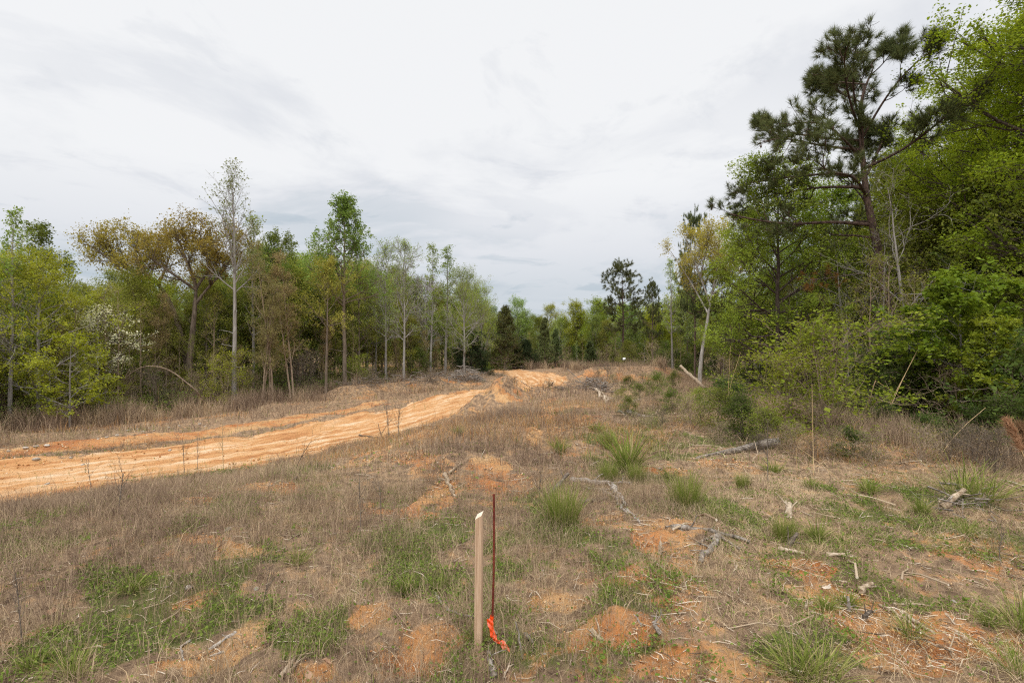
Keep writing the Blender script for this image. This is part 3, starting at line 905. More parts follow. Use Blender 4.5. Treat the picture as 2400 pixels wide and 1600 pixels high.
def grow(seed, H=10.0, r0=0.14, cb=0.3, nl=24, L=2.2, prof='round', a0=70, a1=35, n2=6, l2=0.45, n3=4, l3=0.5, K=3, ls=0.10, sp=0.12,
         up=0.25, lean=(0, 0), wig=0.10, twig=0.0035, flat=0.0, leaf='olive', bark='bark_brown', trunks=1, kind='leaf', twk=0.25, sprays=False, dead=0, upn=0.9, wide=0.6):
    rng = np.random.default_rng(seed)
    wood, crown = Acc(), Acc()
    allA, allD, allC = [], [], []
    for tr_ in range(trunks):
        n = 16
        f = np.linspace(0, 1, n)
        hh = H * (1.0 if tr_ == 0 else rng.uniform(0.72, 0.95))
        wx, wy = np.cumsum(rng.normal(0, 0.06, n)) * H * 0.035, np.cumsum(rng.normal(0, 0.06, n)) * H * 0.035
        az = rng.uniform(0, 6.28)
        sepd = 0.0 if trunks == 1 else 0.10 * H
        lx, ly = lean[0] + sepd / H * math.cos(az + tr_ * 3.0), lean[1] + sepd / H * math.sin(az + tr_ * 3.0)
        P = np.stack([(wx - wx[0]) + lx * H * f ** 1.4 + (0.02 * H * tr_), (wy - wy[0]) + ly * H * f ** 1.4, f * (hh + 0.35) - 0.35], -1)[None]
        R = (r0 * (1 - f) ** 0.85 * (1 + 0.5 * np.exp(-f * 30)) + twig)[None]
        tubes(wood, P, R, 9)
        u = lambda T: (T - cb) / (1 - cb)
        m = max(2, int(nl / trunks))
        az = (np.arange(m) * 2.39996 + rng.normal(0, 0.4, m) + rng.uniform(0, 6))[None]
        P1, R1, T1 = spawn(P, R, m, rng, cb, 0.975, lambda T: np.radians(a0 + (a1 - a0) * u(T)), 0.14, lambda T: L * PROF[prof](u(T)), 9, up, wig, 0.55, 0, az, True)
        tubes(wood, *sized(P1, R1, twig * 1.3), 5)
        if dead:
            Pd, Rd, _ = spawn(P, R, dead, rng, 0.12, max(cb, 0.2), 1.35, 0.25, L * 0.35, 6, -0.1, 0.2, 0.25)
            tubes(wood, *sized(Pd, Rd, twig), 4)
        nz = rng.uniform(0.2, 0.8, len(P1))
        P2, R2, _ = spawn(P1, R1, n2, rng, 0.22, 1.0, 0.75, 0.25, np.repeat(np.linalg.norm(P1[:, -1] - P1[:, 0], axis=1)[:, None], n2, 1) * l2, 6, up * 0.8, wig * 1.4, 0.65, flat)
        tubes(wood, *sized(P2, R2, twig), 4)
        c2 = np.repeat(nz, n2) + rng.normal(0, 0.2, len(P2))
        if n3:
            P3, R3, _ = spawn(P2, R2, n3, rng, 0.15, 1.0, 0.7, 0.3, l3, 4, up * 0.5, wig * 1.6, 0.6, flat)
            tubes(wood, *sized(P3, R3, twig * 0.7), 3)
            c3 = np.repeat(c2, n3)
        else:
            P3, c3 = P2, c2
        j = rng.permutation(len(P3))[: int(len(P3) * (1 if kind != 'leaf' else 1))]
        P3, c3 = P3[j], c3[j]
        allA.append(np.concatenate([P3[:, -1], P3[:, P3.shape[1] // 2], P2[:, -1]]))
        allD.append(np.concatenate([nrm(P3[:, -1] - P3[:, 0])] * 2 + [nrm(P2[:, -1] - P2[:, -2])]))
        allC.append(np.concatenate([c3, c3, c2]))
    A, D, C = np.concatenate(allA), np.concatenate(allD), np.clip(np.concatenate(allC), 0, 1)
    if kind == 'needle':
        needles(crown, A, nrm(D + np.array([0, 0, 0.35])), K, ls, sp, rng, 0.75)
    else:
        # K may be fractional: leaf out only part of the twigs
        if K < 1:
            keep = rng.uniform(0, 1, len(A)) < K
            A, C = A[keep], C[keep]
        leaves(crown, A, max(1, int(K)), sp, ls, rng, wide, upn, 0.0, C)
    top = H
    return wood.mesh('trunk', M[bark], True), crown.mesh('crown', M[leaf]), top


SPEC = {
    # slim, tall, sparsely leafed out
    'bare_tall': dict(H=11.2, r0=0.125, cb=0.50, nl=26, L=2.05, prof='oval', a0=32, a1=18, n2=7, l2=0.42, n3=4, l3=0.30, K=1, ls=0.085, sp=0.036, up=0.22, leaf='pale', bark='bark_grey', dead=7, wig=0.07),
    'poplar': dict(H=11, r0=0.13, cb=0.46, nl=40, L=2.7, prof='cone', a0=66, a1=24, n2=8, l2=0.40, n3=4, l3=0.34, K=5, ls=0.095, sp=0.065, up=0.22, leaf='green', bark='bark_brown', dead=5, wig=0.09),
    'slim_green': dict(H=9, r0=0.09, cb=0.35, nl=24, L=1.25, prof='column', a0=50, a1=25, n2=5, l2=0.4, n3=3, l3=0.28, K=3, ls=0.087, sp=0.058, up=0.35, leaf='spring', bark='bark_grey', wig=0.1),
    'slim_dark': dict(H=9, r0=0.09, cb=0.5, nl=22, L=1.7, prof='round', a0=60, a1=30, n2=6, l2=0.45, n3=4, l3=0.3, K=7, ls=0.087, sp=0.072, up=0.35, leaf='green', bark='bark_grey', wig=0.1),
    'fresh_broad': dict(H=6, r0=0.09, cb=0.20, nl=30, L=2.5, prof='round', a0=80, a1=30, n2=8, l2=0.45, n3=5, l3=0.4, K=8, ls=0.065, sp=0.086, up=0.2, flat=0.5, leaf='fresh', bark='bark_grey', wig=0.12),
    'oak_gold': dict(H=9, r0=0.14, cb=0.55, nl=13, L=3.2, prof='vase', a0=62, a1=20, n2=10, l2=0.40, n3=6, l3=0.38, K=7, ls=0.076, sp=0.094, up=0.5, leaf='gold', bark='bark_brown', wig=0.16),
    'oak_olive': dict(H=8, r0=0.12, cb=0.30, nl=22, L=2.5, prof='round', a0=68, a1=25, n2=8, l2=0.42, n3=5, l3=0.4, K=8, ls=0.076, sp=0.108, up=0.35, leaf='olive', bark='bark_brown', wig=0.14, dead=6),
    'tan_bud': dict(H=8, r0=0.06, cb=0.30, nl=26, L=1.5, prof='column', a0=42, a1=22, n2=7, l2=0.5, n3=4, l3=0.35, K=6, ls=0.055, sp=0.072, up=0.3, leaf='tan', bark='bark_tan', wig=0.12, trunks=2),
    'twiggy': dict(H=9, r0=0.09, cb=0.35, nl=26, L=1.8, prof='round', a0=45, a1=20, n2=8, l2=0.5, n3=5, l3=0.38, K=2, ls=0.065, sp=0.058, up=0.3, leaf='spring', bark='bark_grey', wig=0.1, twig=0.007),
    'twig_pink': dict(H=7, r0=0.07, cb=0.3, nl=24, L=1.9, prof='round', a0=55, a1=20, n2=8, l2=0.5, n3=5, l3=0.38, K=3, ls=0.046, sp=0.065, up=0.3, leaf='pink', bark='bark_grey', wig=0.1, twig=0.008),
    'airy': dict(H=7.5, r0=0.10, cb=0.25, nl=30, L=2.4, prof='round', a0=60, a1=22, n2=8, l2=0.5, n3=5, l3=0.42, K=5, ls=0.057, sp=0.094, up=0.35, leaf='spring', bark='bark_grey', wig=0.1),
    'fill_olive': dict(H=7, r0=0.085, cb=0.22, nl=26, L=2.1, prof='oval', a0=70, a1=25, n2=7, l2=0.48, n3=4, l3=0.42, K=10, ls=0.076, sp=0.130, up=0.3, leaf='olive', bark='bark_brown', wig=0.14, dead=6),
    'fill_green': dict(H=7, r0=0.085, cb=0.22, nl=26, L=2.1, prof='oval', a0=70, a1=25, n2=7, l2=0.48, n3=4, l3=0.42, K=10, ls=0.076, sp=0.130, up=0.3, leaf='green', bark='bark_grey', wig=0.14, dead=6),
    'fill_spring': dict(H=7, r0=0.085, cb=0.25, nl=26, L=2.0, prof='oval', a0=65, a1=25, n2=7, l2=0.48, n3=4, l3=0.42, K=8, ls=0.076, sp=0.122, up=0.3, leaf='spring', bark='bark_grey', wig=0.14, dead=5),
    'fill_fresh': dict(H=7, r0=0.085, cb=0.25, nl=26, L=2.1, prof='round', a0=70, a1=25, n2=7, l2=0.48, n3=4, l3=0.42, K=10, ls=0.084, sp=0.122, up=0.3, flat=0.3, leaf='fresh', bark='bark_brown', wig=0.14, dead=5),
    'sapling': dict(H=5, r0=0.04, cb=0.3, nl=16, L=0.9, prof='column', a0=55, a1=30, n2=5, l2=0.5, n3=3, l3=0.25, K=2, ls=0.057, sp=0.072, up=0.3, leaf='olive', bark='bark_tan', wig=0.15, dead=8),
    'pine_far': dict(H=9, r0=0.14, cb=0.42, nl=30, L=2.3, prof='round', a0=85, a1=45, n2=7, l2=0.4, n3=3, l3=0.3, K=26, ls=0.24, sp=0.010, up=0.3, leaf='needle', bark='bark_pine', wig=0.12, kind='needle', dead=6),
    'pine_young': dict(H=5, r0=0.07, cb=0.15, nl=34, L=1.1, prof='cone', a0=80, a1=40, n2=6, l2=0.42, n3=3, l3=0.2, K=22, ls=0.20, sp=0.010, up=0.35, leaf='needle', bark='bark_pine', wig=0.12, kind='needle'),
    'cedar': dict(H=6, r0=0.09, cb=0.08, nl=64, L=1.75, prof='cone', a0=84, a1=45, n2=9, l2=0.42, n3=4, l3=0.26, K=8, ls=0.065, sp=0.058, up=0.08, leaf='cedar', bark='bark_brown', wig=0.12),
    'cedar_bush': dict(H=3, r0=0.08, cb=0.05, nl=46, L=1.7, prof='oval', a0=80, a1=20, n2=9, l2=0.45, n3=5, l3=0.25, K=12, ls=0.061, sp=0.065, up=0.3, leaf='dark', bark='bark_dark', wig=0.12),
    'elm': dict(H=9, r0=0.12, cb=0.22, nl=40, L=2.5, prof='oval', a0=75, a1=35, n2=9, l2=0.45, n3=5, l3=0.42, K=10, ls=0.072, sp=0.079, up=0.22, flat=0.45, leaf='elm', bark='bark_dark', wig=0.11, upn=1.6),
    'maple_big': dict(H=12, r0=0.19, cb=0.16, nl=58, L=3.5, prof='oval', a0=82, a1=30, n2=12, l2=0.42, n3=7, l3=0.50, K=15, ls=0.055, sp=0.075, up=0.22, flat=0.55, leaf='lime', bark='bark_dark', wig=0.11, upn=1.6, wide=0.75),
    'maple_young': dict(H=4.2, r0=0.05, cb=0.25, nl=26, L=1.5, prof='oval', a0=78, a1=35, n2=7, l2=0.45, n3=4, l3=0.25, K=7, ls=0.095, sp=0.065, up=0.2, flat=0.72, leaf='maple', bark='bark_grey', wig=0.11, upn=1.8, wide=0.85),
    'dogwood': dict(H=3.6, r0=0.05, cb=0.2, nl=20, L=1.6, prof='oval', a0=80, a1=40, n2=7, l2=0.45, n3=4, l3=0.25, K=5, ls=0.076, sp=0.050, up=0.15, flat=0.6, leaf='lime', bark='bark_grey', wig=0.12, upn=2.0, wide=0.7),
    'flowering': dict(H=4.5, r0=0.05, cb=0.4, nl=18, L=1.7, prof='oval', a0=75, a1=40, n2=7, l2=0.45, n3=4, l3=0.25, K=2, ls=0.060, sp=0.058, up=0.15, flat=0.5, leaf='flower', bark='bark_grey', wig=0.12, upn=2.0, wide=0.9),
    'grey_bare': dict(H=7, r0=0.075, cb=0.3, nl=16, L=1.7, prof='oval', a0=65, a1=35, n2=5, l2=0.5, n3=4, l3=0.35, K=2, ls=0.046, sp=0.072, up=0.2, leaf='fresh', bark='bark_grey', wig=0.22, lean=(-0.1, 0)),
}
SHRUB = {
    'shrub_vine': dict(H=1.3, r0=0.02, cb=0.02, nl=22, L=0.95, prof='round', a0=85, a1=10, n2=7, l2=0.5, n3=4, l3=0.2, K=6, ls=0.046, sp=0.07, up=0.1, leaf='vine', bark='bark_brown', wig=0.25, trunks=3),
    'shrub_green': dict(H=1.5, r0=0.02, cb=0.03, nl=22, L=1.0, prof='round', a0=80, a1=15, n2=7, l2=0.5, n3=4, l3=0.22, K=4, ls=0.050, sp=0.08, up=0.2, leaf='bush', bark='bark_brown', wig=0.22, trunks=3),
    'shrub_twig': dict(H=1.6, r0=0.015, cb=0.03, nl=24, L=1.0, prof='round', a0=60, a1=15, n2=6, l2=0.5, n3=4, l3=0.25, K=0.5, ls=0.05, sp=0.06, up=0.1, leaf='olive', bark='bark_tan', wig=0.25, trunks=4, twig=0.004),
    'shrub_lime': dict(H=1.8, r0=0.012, cb=0.05, nl=26, L=1.3, prof='round', a0=62, a1=15, n2=7, l2=0.45, n3=5, l3=0.22, K=3, ls=0.042, sp=0.05, up=0.02, leaf='fresh', bark='bark_tan', wig=0.10, trunks=4, twig=0.0022),
}
SHRUB['shrub_dead'] = dict(SHRUB['shrub_twig'], K=0.12, leaf='tan', bark='bark_brown')
SPEC.update(SHRUB)
PROTO = {}


def proto(key, var):
    if (key, var) not in PROTO:
        PROTO[(key, var)] = grow(abs(hash_name(key)) % 9999 + var * 101, **SPEC[key])
    return PROTO[(key, var)]


def hash_name(s_):
    h = 7
    for ch in s_:
        h = (h * 131 + ord(ch)) % 1000003
    return h


USED = {}
CROWN_NAME = {'shrub': 'foliage'}


def plant(key, x, y, H, label, name='tree', cat='tree', group=None, var=0, rz=None, sx=1.0, rng=RNG, leaf=None):
    """one tree or shrub standing at (x, y): an Empty with a trunk and a crown"""
    tm, cm, h = proto(key, var)
    k = H / h
    z = float(height(np.array([x]), np.array([y]))[0])
    e = empty(name, (x, y, z - 0.02), rng.uniform(0, 6.28) if rz is None else rz)
    e.scale = (k * sx, k * sx, k)
    tag(e, label, cat, group)
    obj('stems' if cat == 'shrub' else 'trunk', tm, e)
    obj('foliage' if cat == 'shrub' else 'crown', cm, e)
    return e


def plant_px(key, u, Y, vtop, label, **kw):
    x = (u - 1200) / FPX * Y
    z = float(height(np.array([x]), np.array([Y]))[0])
    return plant(key, x, Y, EYE - (vtop - 800) / FPX * Y - z, label, **kw)


# --- trees one can pick out, left wood
T_ = plant_px
T_('slim_green', 22, 17.0, 505, 'slim pale-barked tree with sparse green tufts at its top, nearest on the left edge', var=0)
T_('slim_dark', 95, 21, 560, 'small rounded dark-green crown beside the pale-barked tree at the left edge', var=0)
T_('slim_green', 152, 24, 612, 'thin green treetop just right of the rounded dark-green crown', var=1)
T_('fresh_broad', 90, 17.5, 640, 'broad bright yellow-green tree below the slim treetops at the left edge', var=0)
T_('fresh_broad', 5, 18.5, 650, 'bright green spreading tree cut by the left edge of the wood', var=1)
T_('dogwood', 165, 16.8, 800, 'low lime-green tree with layered leaves over dark ground', var=0, rz=0.4)
T_('dogwood', 250, 18.5, 890, 'knee-high lime dogwood bush with flat leaf layers, next to the taller lime tree', name='shrub', cat='shrub', var=1)
T_('flowering', 232, 20, 740, 'small tree with creamy white blossom in the left wood', name='flowering_tree', var=0)
T_('flowering', 190, 23, 755, 'second paler blossom tree half hidden behind the creamy white one', name='flowering_tree', var=1)
T_('bare_tall', 549, 23.6, 412, 'tallest almost bare tree with straight grey trunk, standing alone at the wood edge', var=0, rz=2.0)
T_('slim_green', 596, 27, 515, 'thin green tree immediately right of the tall bare tree', var=2)
T_('slim_dark', 655, 30, 568, 'dark-green dense treetop between the thin green tree and the big poplar', var=1)
T_('poplar', 808, 28, 472, 'tall cone-crowned green poplar rising above the middle of the left wood', name='poplar_tree', var=0, rz=1.0)
T_('oak_gold', 765, 26, 640, 'golden-brown young oak in front of the tall poplar', name='oak_tree', var=1, sx=0.8)
T_('tan_bud', 640, 24, 600, 'tan budding tree with two thin trunks, right of the tall bare tree', var=0)
T_('tan_bud', 688, 25, 612, 'paler tan budding tree beside a cluster of thin reddish trunks', var=1)
T_('tan_bud', 615, 23.5, 680, 'short tan budding tree next to the tall grey trunk', var=1)
T_('twiggy', 905, 34, 590, 'grey twiggy tree with few leaves left of the pale forked trunk', var=0)
T_('twiggy', 946, 33, 582, 'grey twiggy tree with pale forked trunk behind the brush heap', var=1)
T_('twiggy', 880, 36, 640, 'shorter grey twiggy tree behind the two taller twiggy ones', var=1)
T_('slim_green', 1042, 38, 590, 'slender leaning tree with fresh green top near the end of the left wood', var=1, sx=1.2)
T_('slim_green', 1010, 39, 584, 'narrow green spire close beside the slender leaning tree', var=0)
T_('twig_pink', 1000, 42, 675, 'pinkish budding tree behind the narrow green spire', var=0)
T_('airy', 1088, 37, 655, 'airy round-crowned pale green tree, last big one of the left wood', var=0)
T_('airy', 1130, 42, 690, 'smaller airy green tree at the corner of the left wood', var=1)
T_('cedar', 1183, 50, 722, 'brownish cone-shaped cedar at the end of the dirt track', name='cedar_tree', var=0, sx=1.15)
T_('cedar_bush', 1228, 51, 812, 'dark round cedar bush at the foot of the brownish cedar', name='cedar_bush', cat='shrub', var=0, sx=1.1)
T_('cedar_bush', 1105, 40, 800, 'dark evergreen bush under the airy round-crowned tree', name='cedar_bush', cat='shrub', var=1)
T_('pine_young', 1276, 52, 748, 'narrow dark young pine beyond the track', name='pine_tree', var=0)
T_('pine_young', 1302, 54, 772, 'small dark pine with bare lower trunk right of the narrow young pine', name='pine_tree', var=1)
T_('fill_spring', 1212, 62, 712, 'pale green oval tree on the skyline behind the cedar', var=0)
T_('oak_olive', 1292, 66, 728, 'far small oak with round yellowish crown on the skyline', name='oak_tree', var=0)
T_('fill_fresh', 1352, 60, 722, 'bright green round tree on the skyline over the track', var=0)
T_('fill_fresh', 1398, 58, 716, 'bright green broad tree between the round skyline tree and the dark pine', var=1)
T_('pine_young', 1382, 52, 800, 'squat bluish young pine below the bright green skyline trees', name='pine_tree', var=1, sx=1.5)
# --- right wood
T_('pine_far', 1462, 46, 634, 'tall dark pine with layered crown standing free above the right bank', name='pine_tree', var=0, rz=0.5)
T_('fill_olive', 1470, 45, 805, 'dark olive thicket tree round the foot of the tall free-standing pine', var=0, sx=1.4)
T_('pine_far', 1530, 44, 676, 'thin open-crowned pine right of the tall free-standing pine', name='pine_tree', var=1, sx=0.6)
T_('slim_green', 1576, 38, 616, 'slender pale-trunked tree with bright green narrow top at the right bank', var=0)
T_('pine_far', 1612, 43, 640, 'dark pine behind the slender pale-trunked tree', name='pine_tree', var=0, sx=0.7)
T_('pine_far', 1628, 33, 530, 'straight thin pine trunk rising beside the golden oak', name='pine_tree', var=1, sx=0.45)
T_('pine_far', 1690, 34, 640, 'dark bushy pine right behind the golden oak', name='pine_tree', var=2, sx=0.9)
T_('elm', 1825, 17, 405, 'feathery bright green tree in front of the big pine', var=0, rz=1.0)
T_('elm', 1760, 21, 520, 'smaller feathery green tree left of the big pine', var=1)
T_('elm', 1930, 19, 470, 'feathery green tree whose crown fills the gap beneath the big pine', var=1)
T_('grey_bare', 2140, 13.2, 420, 'pale grey crooked slender trunk with few leaves right of the big pine', var=0, rz=0.0)
T_('grey_bare', 1990, 16, 560, 'thin grey crooked sapling left of the big pine trunk', var=1)
T_('maple_big', 2575, 11.6, -200, 'huge lime-green leafy tree towering at the right edge', name='maple_tree', var=0, rz=0.3)
T_('maple_big', 2380, 15.5, 120, 'large leafy green tree close behind the huge lime-green one', name='maple_tree', var=1, rz=2.2)
T_('maple_young', 2255, 10.6, 665, 'young maple with large glossy green leaves under the huge lime-green tree', name='maple_tree', var=0, rz=0.7)
T_('maple_young', 2330, 9.8, 760, 'low young maple at the right edge with large green leaves', name='maple_tree', var=1)
T_('maple_young', 2175, 12.5, 745, 'leafy green maple sapling right of the big pine trunk', name='maple_tree', var=1)
T_('pine_far', 2185, 22, 320, 'dark pine crown showing between the big pine and the huge lime-green tree', name='pine_tree', var=0)
T_('pine_far', 2105, 27, 395, 'far dark pine crown low behind the big pine', name='pine_tree', var=2)
# --- the big pine, limbs laid out one by one
PY = 14.7


def pine_pt(u, v, dy=0.0):
    v = v if v > 400 else 400 - (400 - v) * 0.86
    return at(u, v, PY) + np.array([0, dy, 0])


def resample(pts, n):
    pts = np.asarray(pts, float)
    for _ in range(2):
        m = np.empty((2 * len(pts) - 2, pts.shape[1]))
        m[0::2] = pts[:-1] * 0.75 + pts[1:] * 0.25
        m[1::2] = pts[:-1] * 0.25 + pts[1:] * 0.75
        pts = np.vstack([pts[:1], m, pts[-1:]])
    s = np.concatenate([[0], np.cumsum(np.linalg.norm(np.diff(pts[:, :3], axis=0), axis=1))])
    q = np.linspace(0, s[-1], n)
    return np.stack([np.interp(q, s, pts[:, k]) for k in range(pts.shape[1])], -1)


rng = np.random.default_rng(77)
px_base = np.array([(2104 - 1200) / FPX * PY, PY])
pz = float(height(px_base[:1], px_base[1:])[0])
root = empty('pine_tree', (px_base[0], px_base[1], pz))
tag(root, 'big dark pine with spreading open crown towering over the right wood', 'tree')
org = np.array([px_base[0], px_base[1], pz])
tr_px = [(2104, 1010), (2104, 985), (2102, 915), (2093, 790), (2077, 699), (2056, 575), (2039, 500), (2030, 451), (2023, 383), (2019, 325), (2013, 249), (2024, 180), (2048, 118)]
TP = resample([pine_pt(*p) for p in tr_px], 40) - org
TP[0, 2] = -0.4
wood, crown = Acc(), Acc()
f = np.linspace(0, 1, 40)
TR = 0.165 * (1 - f) ** 0.75 + 0.012
tubes(wood, TP[None], TR[None], 12)
Z4 = lambda *pp: [(1600 + .3826 * a, .3826 * b) for a, b in pp]
LIMBS = [(Z4((1140, 1385), (950, 1340), (750, 1345), (560, 1300), (400, 1240)), 0.6), (Z4((1120, 1215), (1020, 1150), (900, 1130), (720, 1150), (600, 1120)), -0.8),
         (Z4((1100, 1080), (990, 1010), (800, 985), (560, 990)), 0.9), (Z4((1085, 960), (900, 890), (700, 840), (450, 915)), -0.9),
         (Z4((1080, 860), (930, 760), (780, 650), (640, 580)), 0.8), (Z4((1082, 700), (970, 560), (900, 400), (850, 340)), -0.7),
         (Z4((1125, 1070), (1200, 970), (1280, 830), (1320, 740), (1370, 620), (1395, 550)), 0.5), (Z4((1100, 800), (1160, 620), (1220, 480), (1280, 390), (1330, 360)), -0.6),
         (Z4((1085, 560), (1050, 400), (1070, 260)), 0.6), (Z4((1098, 920), (880, 850), (650, 760), (530, 790)), 0.3), (Z4((1090, 780), (900, 620), (760, 470), (680, 480)), -1.1),
         (Z4((1100, 1010), (1230, 970), (1320, 850), (1380, 720)), -1.0), (Z4((1090, 640), (1180, 500), (1260, 300), (1290, 210)), 0.7), (Z4((1095, 850), (1200, 800), (1300, 700), (1400, 620)), 1.0),
         (Z4((1090, 450), (1010, 380), (930, 320), (900, 300)), 0.4), (Z4((1110, 400), (1180, 330), (1230, 200)), -0.3), (Z4((1115, 1150), (1000, 1080), (850, 1060), (680, 1060)), 1.3)]
BP, BR = [], []
for pts, dy in LIMBS:
    n = len(pts)
    q = np.array([pine_pt(u, v, dy * 2.2 * (i / (n - 1))) for i, (u, v) in enumerate(pts)]) - org
    # start on the trunk axis
    j = np.argmin(np.abs(TP[:, 2] - q[0, 2]))
    q[0] = TP[j]
    BP.append(resample(q, 12))
    BR.append(min(TR[j] * 0.5, 0.055) * np.linspace(1, 0.22, 12) + 0.006)
BP, BR = np.array(BP), np.array(BR)
# limbs toward and away from the viewer
jz = rng.uniform(0.47, 0.95, 16)
PT, RT, _ = spawn(TP[None], TR[None], 9, rng, 0.5, 0.84, lambda T: np.radians(72 - 50 * (T - .45) / .5), 0.2, lambda T: 2.1 * (1.08 - T) * 1.5, 12, 0.25, 0.09, 0.38, 0,
                  np.where(rng.uniform(0, 1, (1, 9)) < 0.5, 1.57, -1.57) + rng.normal(0, 0.6, (1, 9)))
BP, BR = np.concatenate([BP, PT]), np.concatenate([BR, RT])
tubes(wood, BP, BR, 6)
ln = np.linalg.norm(BP[:17, -1] - BP[:17, 0], axis=1)[:, None]
BQ, BQR, _ = spawn(BP[:17], BR[:17], 5, rng, 0.35, 0.92, 0.72, 0.2, np.repeat(ln, 5, 1) * 0.25, 12, 0.10, 0.10, 0.6)
tubes(wood, BQ, np.maximum(BQR, 0.007), 5)
BP, BR = np.concatenate([BP, BQ]), np.concatenate([BR, BQR])
ln = np.linalg.norm(BP[:, -1] - BP[:, 0], axis=1)[:, None]
S1, SR1, _ = spawn(BP, BR, 7, rng, 0.35, 1.0, 0.8, 0.25, np.repeat(ln, 7, 1) * 0.12 + 0.14, 6, 0.35, 0.12, 0.6)
tubes(wood, S1, np.maximum(SR1, 0.006), 4)
S2, SR2, _ = spawn(S1, SR1, 3, rng, 0.35, 1.0, 0.8, 0.25, 0.20, 4, 0.4, 0.12, 0.7)
tubes(wood, S2, np.maximum(SR2, 0.005), 3)
# dead lower branches
DP, DR, _ = spawn(TP[None], TR[None], 16, rng, 0.14, 0.48, 1.45, 0.2, 1.5, 7, -0.15, 0.22, 0.14)
tubes(wood, DP, np.maximum(DR, 0.005), 4)
A = np.concatenate([S2[:, -1], S1[:, -1], BP[:, -1]])
D = np.concatenate([nrm(S2[:, -1] - S2[:, -2]), nrm(S1[:, -1] - S1[:, -2]), nrm(BP[:, -1] - BP[:, -2])])
keep = rng.uniform(0, 1, len(A)) < 0.62
A, D = A[keep], nrm(D[keep] + np.array([0, 0, 0.5]))
needles(crown, A, D, 54, 0.23, 0.0046, rng, 0.62)
obj('trunk', wood.mesh('trunk', M['bark_pine'], True), root)
obj('crown', crown.mesh('crown', M['needle']), root)
# cones and a rust-coloured dead spray stay with the tree
cn = Acc()
k = np.arange(6)
tubes(cn, (np.array([[0, 0, -0.018]]) * k[:, None])[None], (0.03 * np.sin(np.pi * (0.12 + 0.83 * k / 5)))[None], 6)
cone_me = cn.mesh('pine_cone', M['bark_dark'], True)
for i in rng.permutation(len(S1))[:40]:
    obj('pine_cone', cone_me, root).location = S1[i, 4] + np.array([0, 0, -0.03])
rs = Acc()
q = resample(np.array([pine_pt(2062, 640), pine_pt(1985, 645, -.3), pine_pt(1925, 655, -.5), pine_pt(1870, 662, -.6)]) - org, 12)
rw = Acc()
tubes(rw, q[None], np.linspace(0.02, 0.006, 12)[None], 5)
s1, r1_, _ = spawn(q[None], np.full((1, 12), 0.01), 22, rng, 0.4, 1.0, 0.7, 0.2, 0.35, 4, -0.1, 0.1, 0.6)
tubes(rw, s1, np.maximum(r1_, .004), 3)
needles(rs, s1[:, -1], nrm(s1[:, -1] - s1[:, 0]), 40, 0.16, 0.0045, rng, 0.7)
db = obj('dead_branch', rw.mesh('dead_branch', M['bark_dark']), root)
tag(db, 'drooping dead lower branch')
obj('dead_needles', rs.mesh('dead_needles', M['rust']), db)

# --- the packed wood behind: trees nobody could tell apart share a label by wood
UE = [-500, -300, 0, 300, 550, 800, 950, 1100, 1180, 1300, 1450, 1550, 1650, 1750, 1850, 2000, 2200, 2400, 2900]
YE = [11, 13.5, 17.5, 21, 25, 31, 37, 45, 54, 59, 50, 43, 36, 27, 20, 15.5, 13, 11.5, 9]
UC = [-500, 0, 60, 130, 180, 240, 300, 400, 500, 600, 650, 700, 760, 850, 950, 1000, 1060, 1110, 1140, 1160, 1230, 1290, 1350, 1400, 1500, 1560, 1600, 1680, 1740, 1800, 1900, 2000, 2060, 2130, 2200, 2300, 2900]
VC = [600, 640, 650, 670, 690, 665, 655, 665, 655, 625, 600, 610, 600, 640, 650, 680, 685, 670, 700, 745, 738, 745, 735, 730, 705, 700, 690, 680, 650, 600, 560, 520, 470, 420, 400, 330, 250]
rng = np.random.default_rng(123)


def wood_fill(n, u0, u1, kinds, depth0, depth1, drop, label, group, name='tree'):
    for i in range(n):
        u = u0 + (u1 - u0) * (i + rng.uniform(-0.4, 1.4)) / n
        Y = np.interp(u, UE, YE) * rng.uniform(depth0, depth1) + 0.5
        vt = np.interp(u, UC, VC) + rng.uniform(*drop)
        key = kinds[rng.integers(len(kinds))]
        x = (u - 1200) / FPX * Y
        z = float(height(np.array([x]), np.array([Y]))[0])
        H = max(2.2, EYE - (vt - 800) / FPX * Y - z)
        plant(key, x, Y, H, label, name=name, group=group, var=int(rng.integers(3)), sx=rng.uniform(0.85, 1.25) * min(1.0, 7.5 / H + 0.15), rng=rng)


wood_fill(40, -330, 620, ['fill_olive', 'fill_olive', 'oak_olive', 'fill_green', 'tan_bud', 'fill_fresh', 'oak_olive'], 1.03, 1.30, (0, 110), 'leafy olive and green tree crowded in the left wood behind the tall bare tree', 'trees crowded in the left wood')
wood_fill(18, -330, 620, ['fill_olive', 'fill_green', 'oak_olive'], 1.35, 1.8, (-5, 40), 'leafy olive and green tree crowded in the left wood behind the tall bare tree', 'trees crowded in the left wood')
wood_fill(40, 600, 1150, ['fill_olive', 'tan_bud', 'fill_green', 'fill_spring', 'oak_olive', 'fill_olive'], 1.02, 1.22, (0, 110), 'green or tan-leaved tree packed between the poplar and the end of the left wood', 'trees packed round the poplar')
wood_fill(18, 600, 1150, ['fill_olive', 'fill_green', 'fill_spring'], 1.3, 1.6, (0, 40), 'green or tan-leaved tree packed between the poplar and the end of the left wood', 'trees packed round the poplar')
wood_fill(40, 1140, 1560, ['fill_spring', 'fill_fresh', 'fill_olive', 'fill_spring', 'fill_green'], 1.02, 1.30, (0, 70), 'fresh green tree in the belt across the end of the dirt track', 'trees across the end of the track')
wood_fill(18, 1500, 1760, ['fill_green', 'fill_olive', 'fill_spring', 'fill_fresh'], 1.03, 1.4, (0, 110), 'green tree in the wood behind the golden oak', 'trees behind the golden oak')
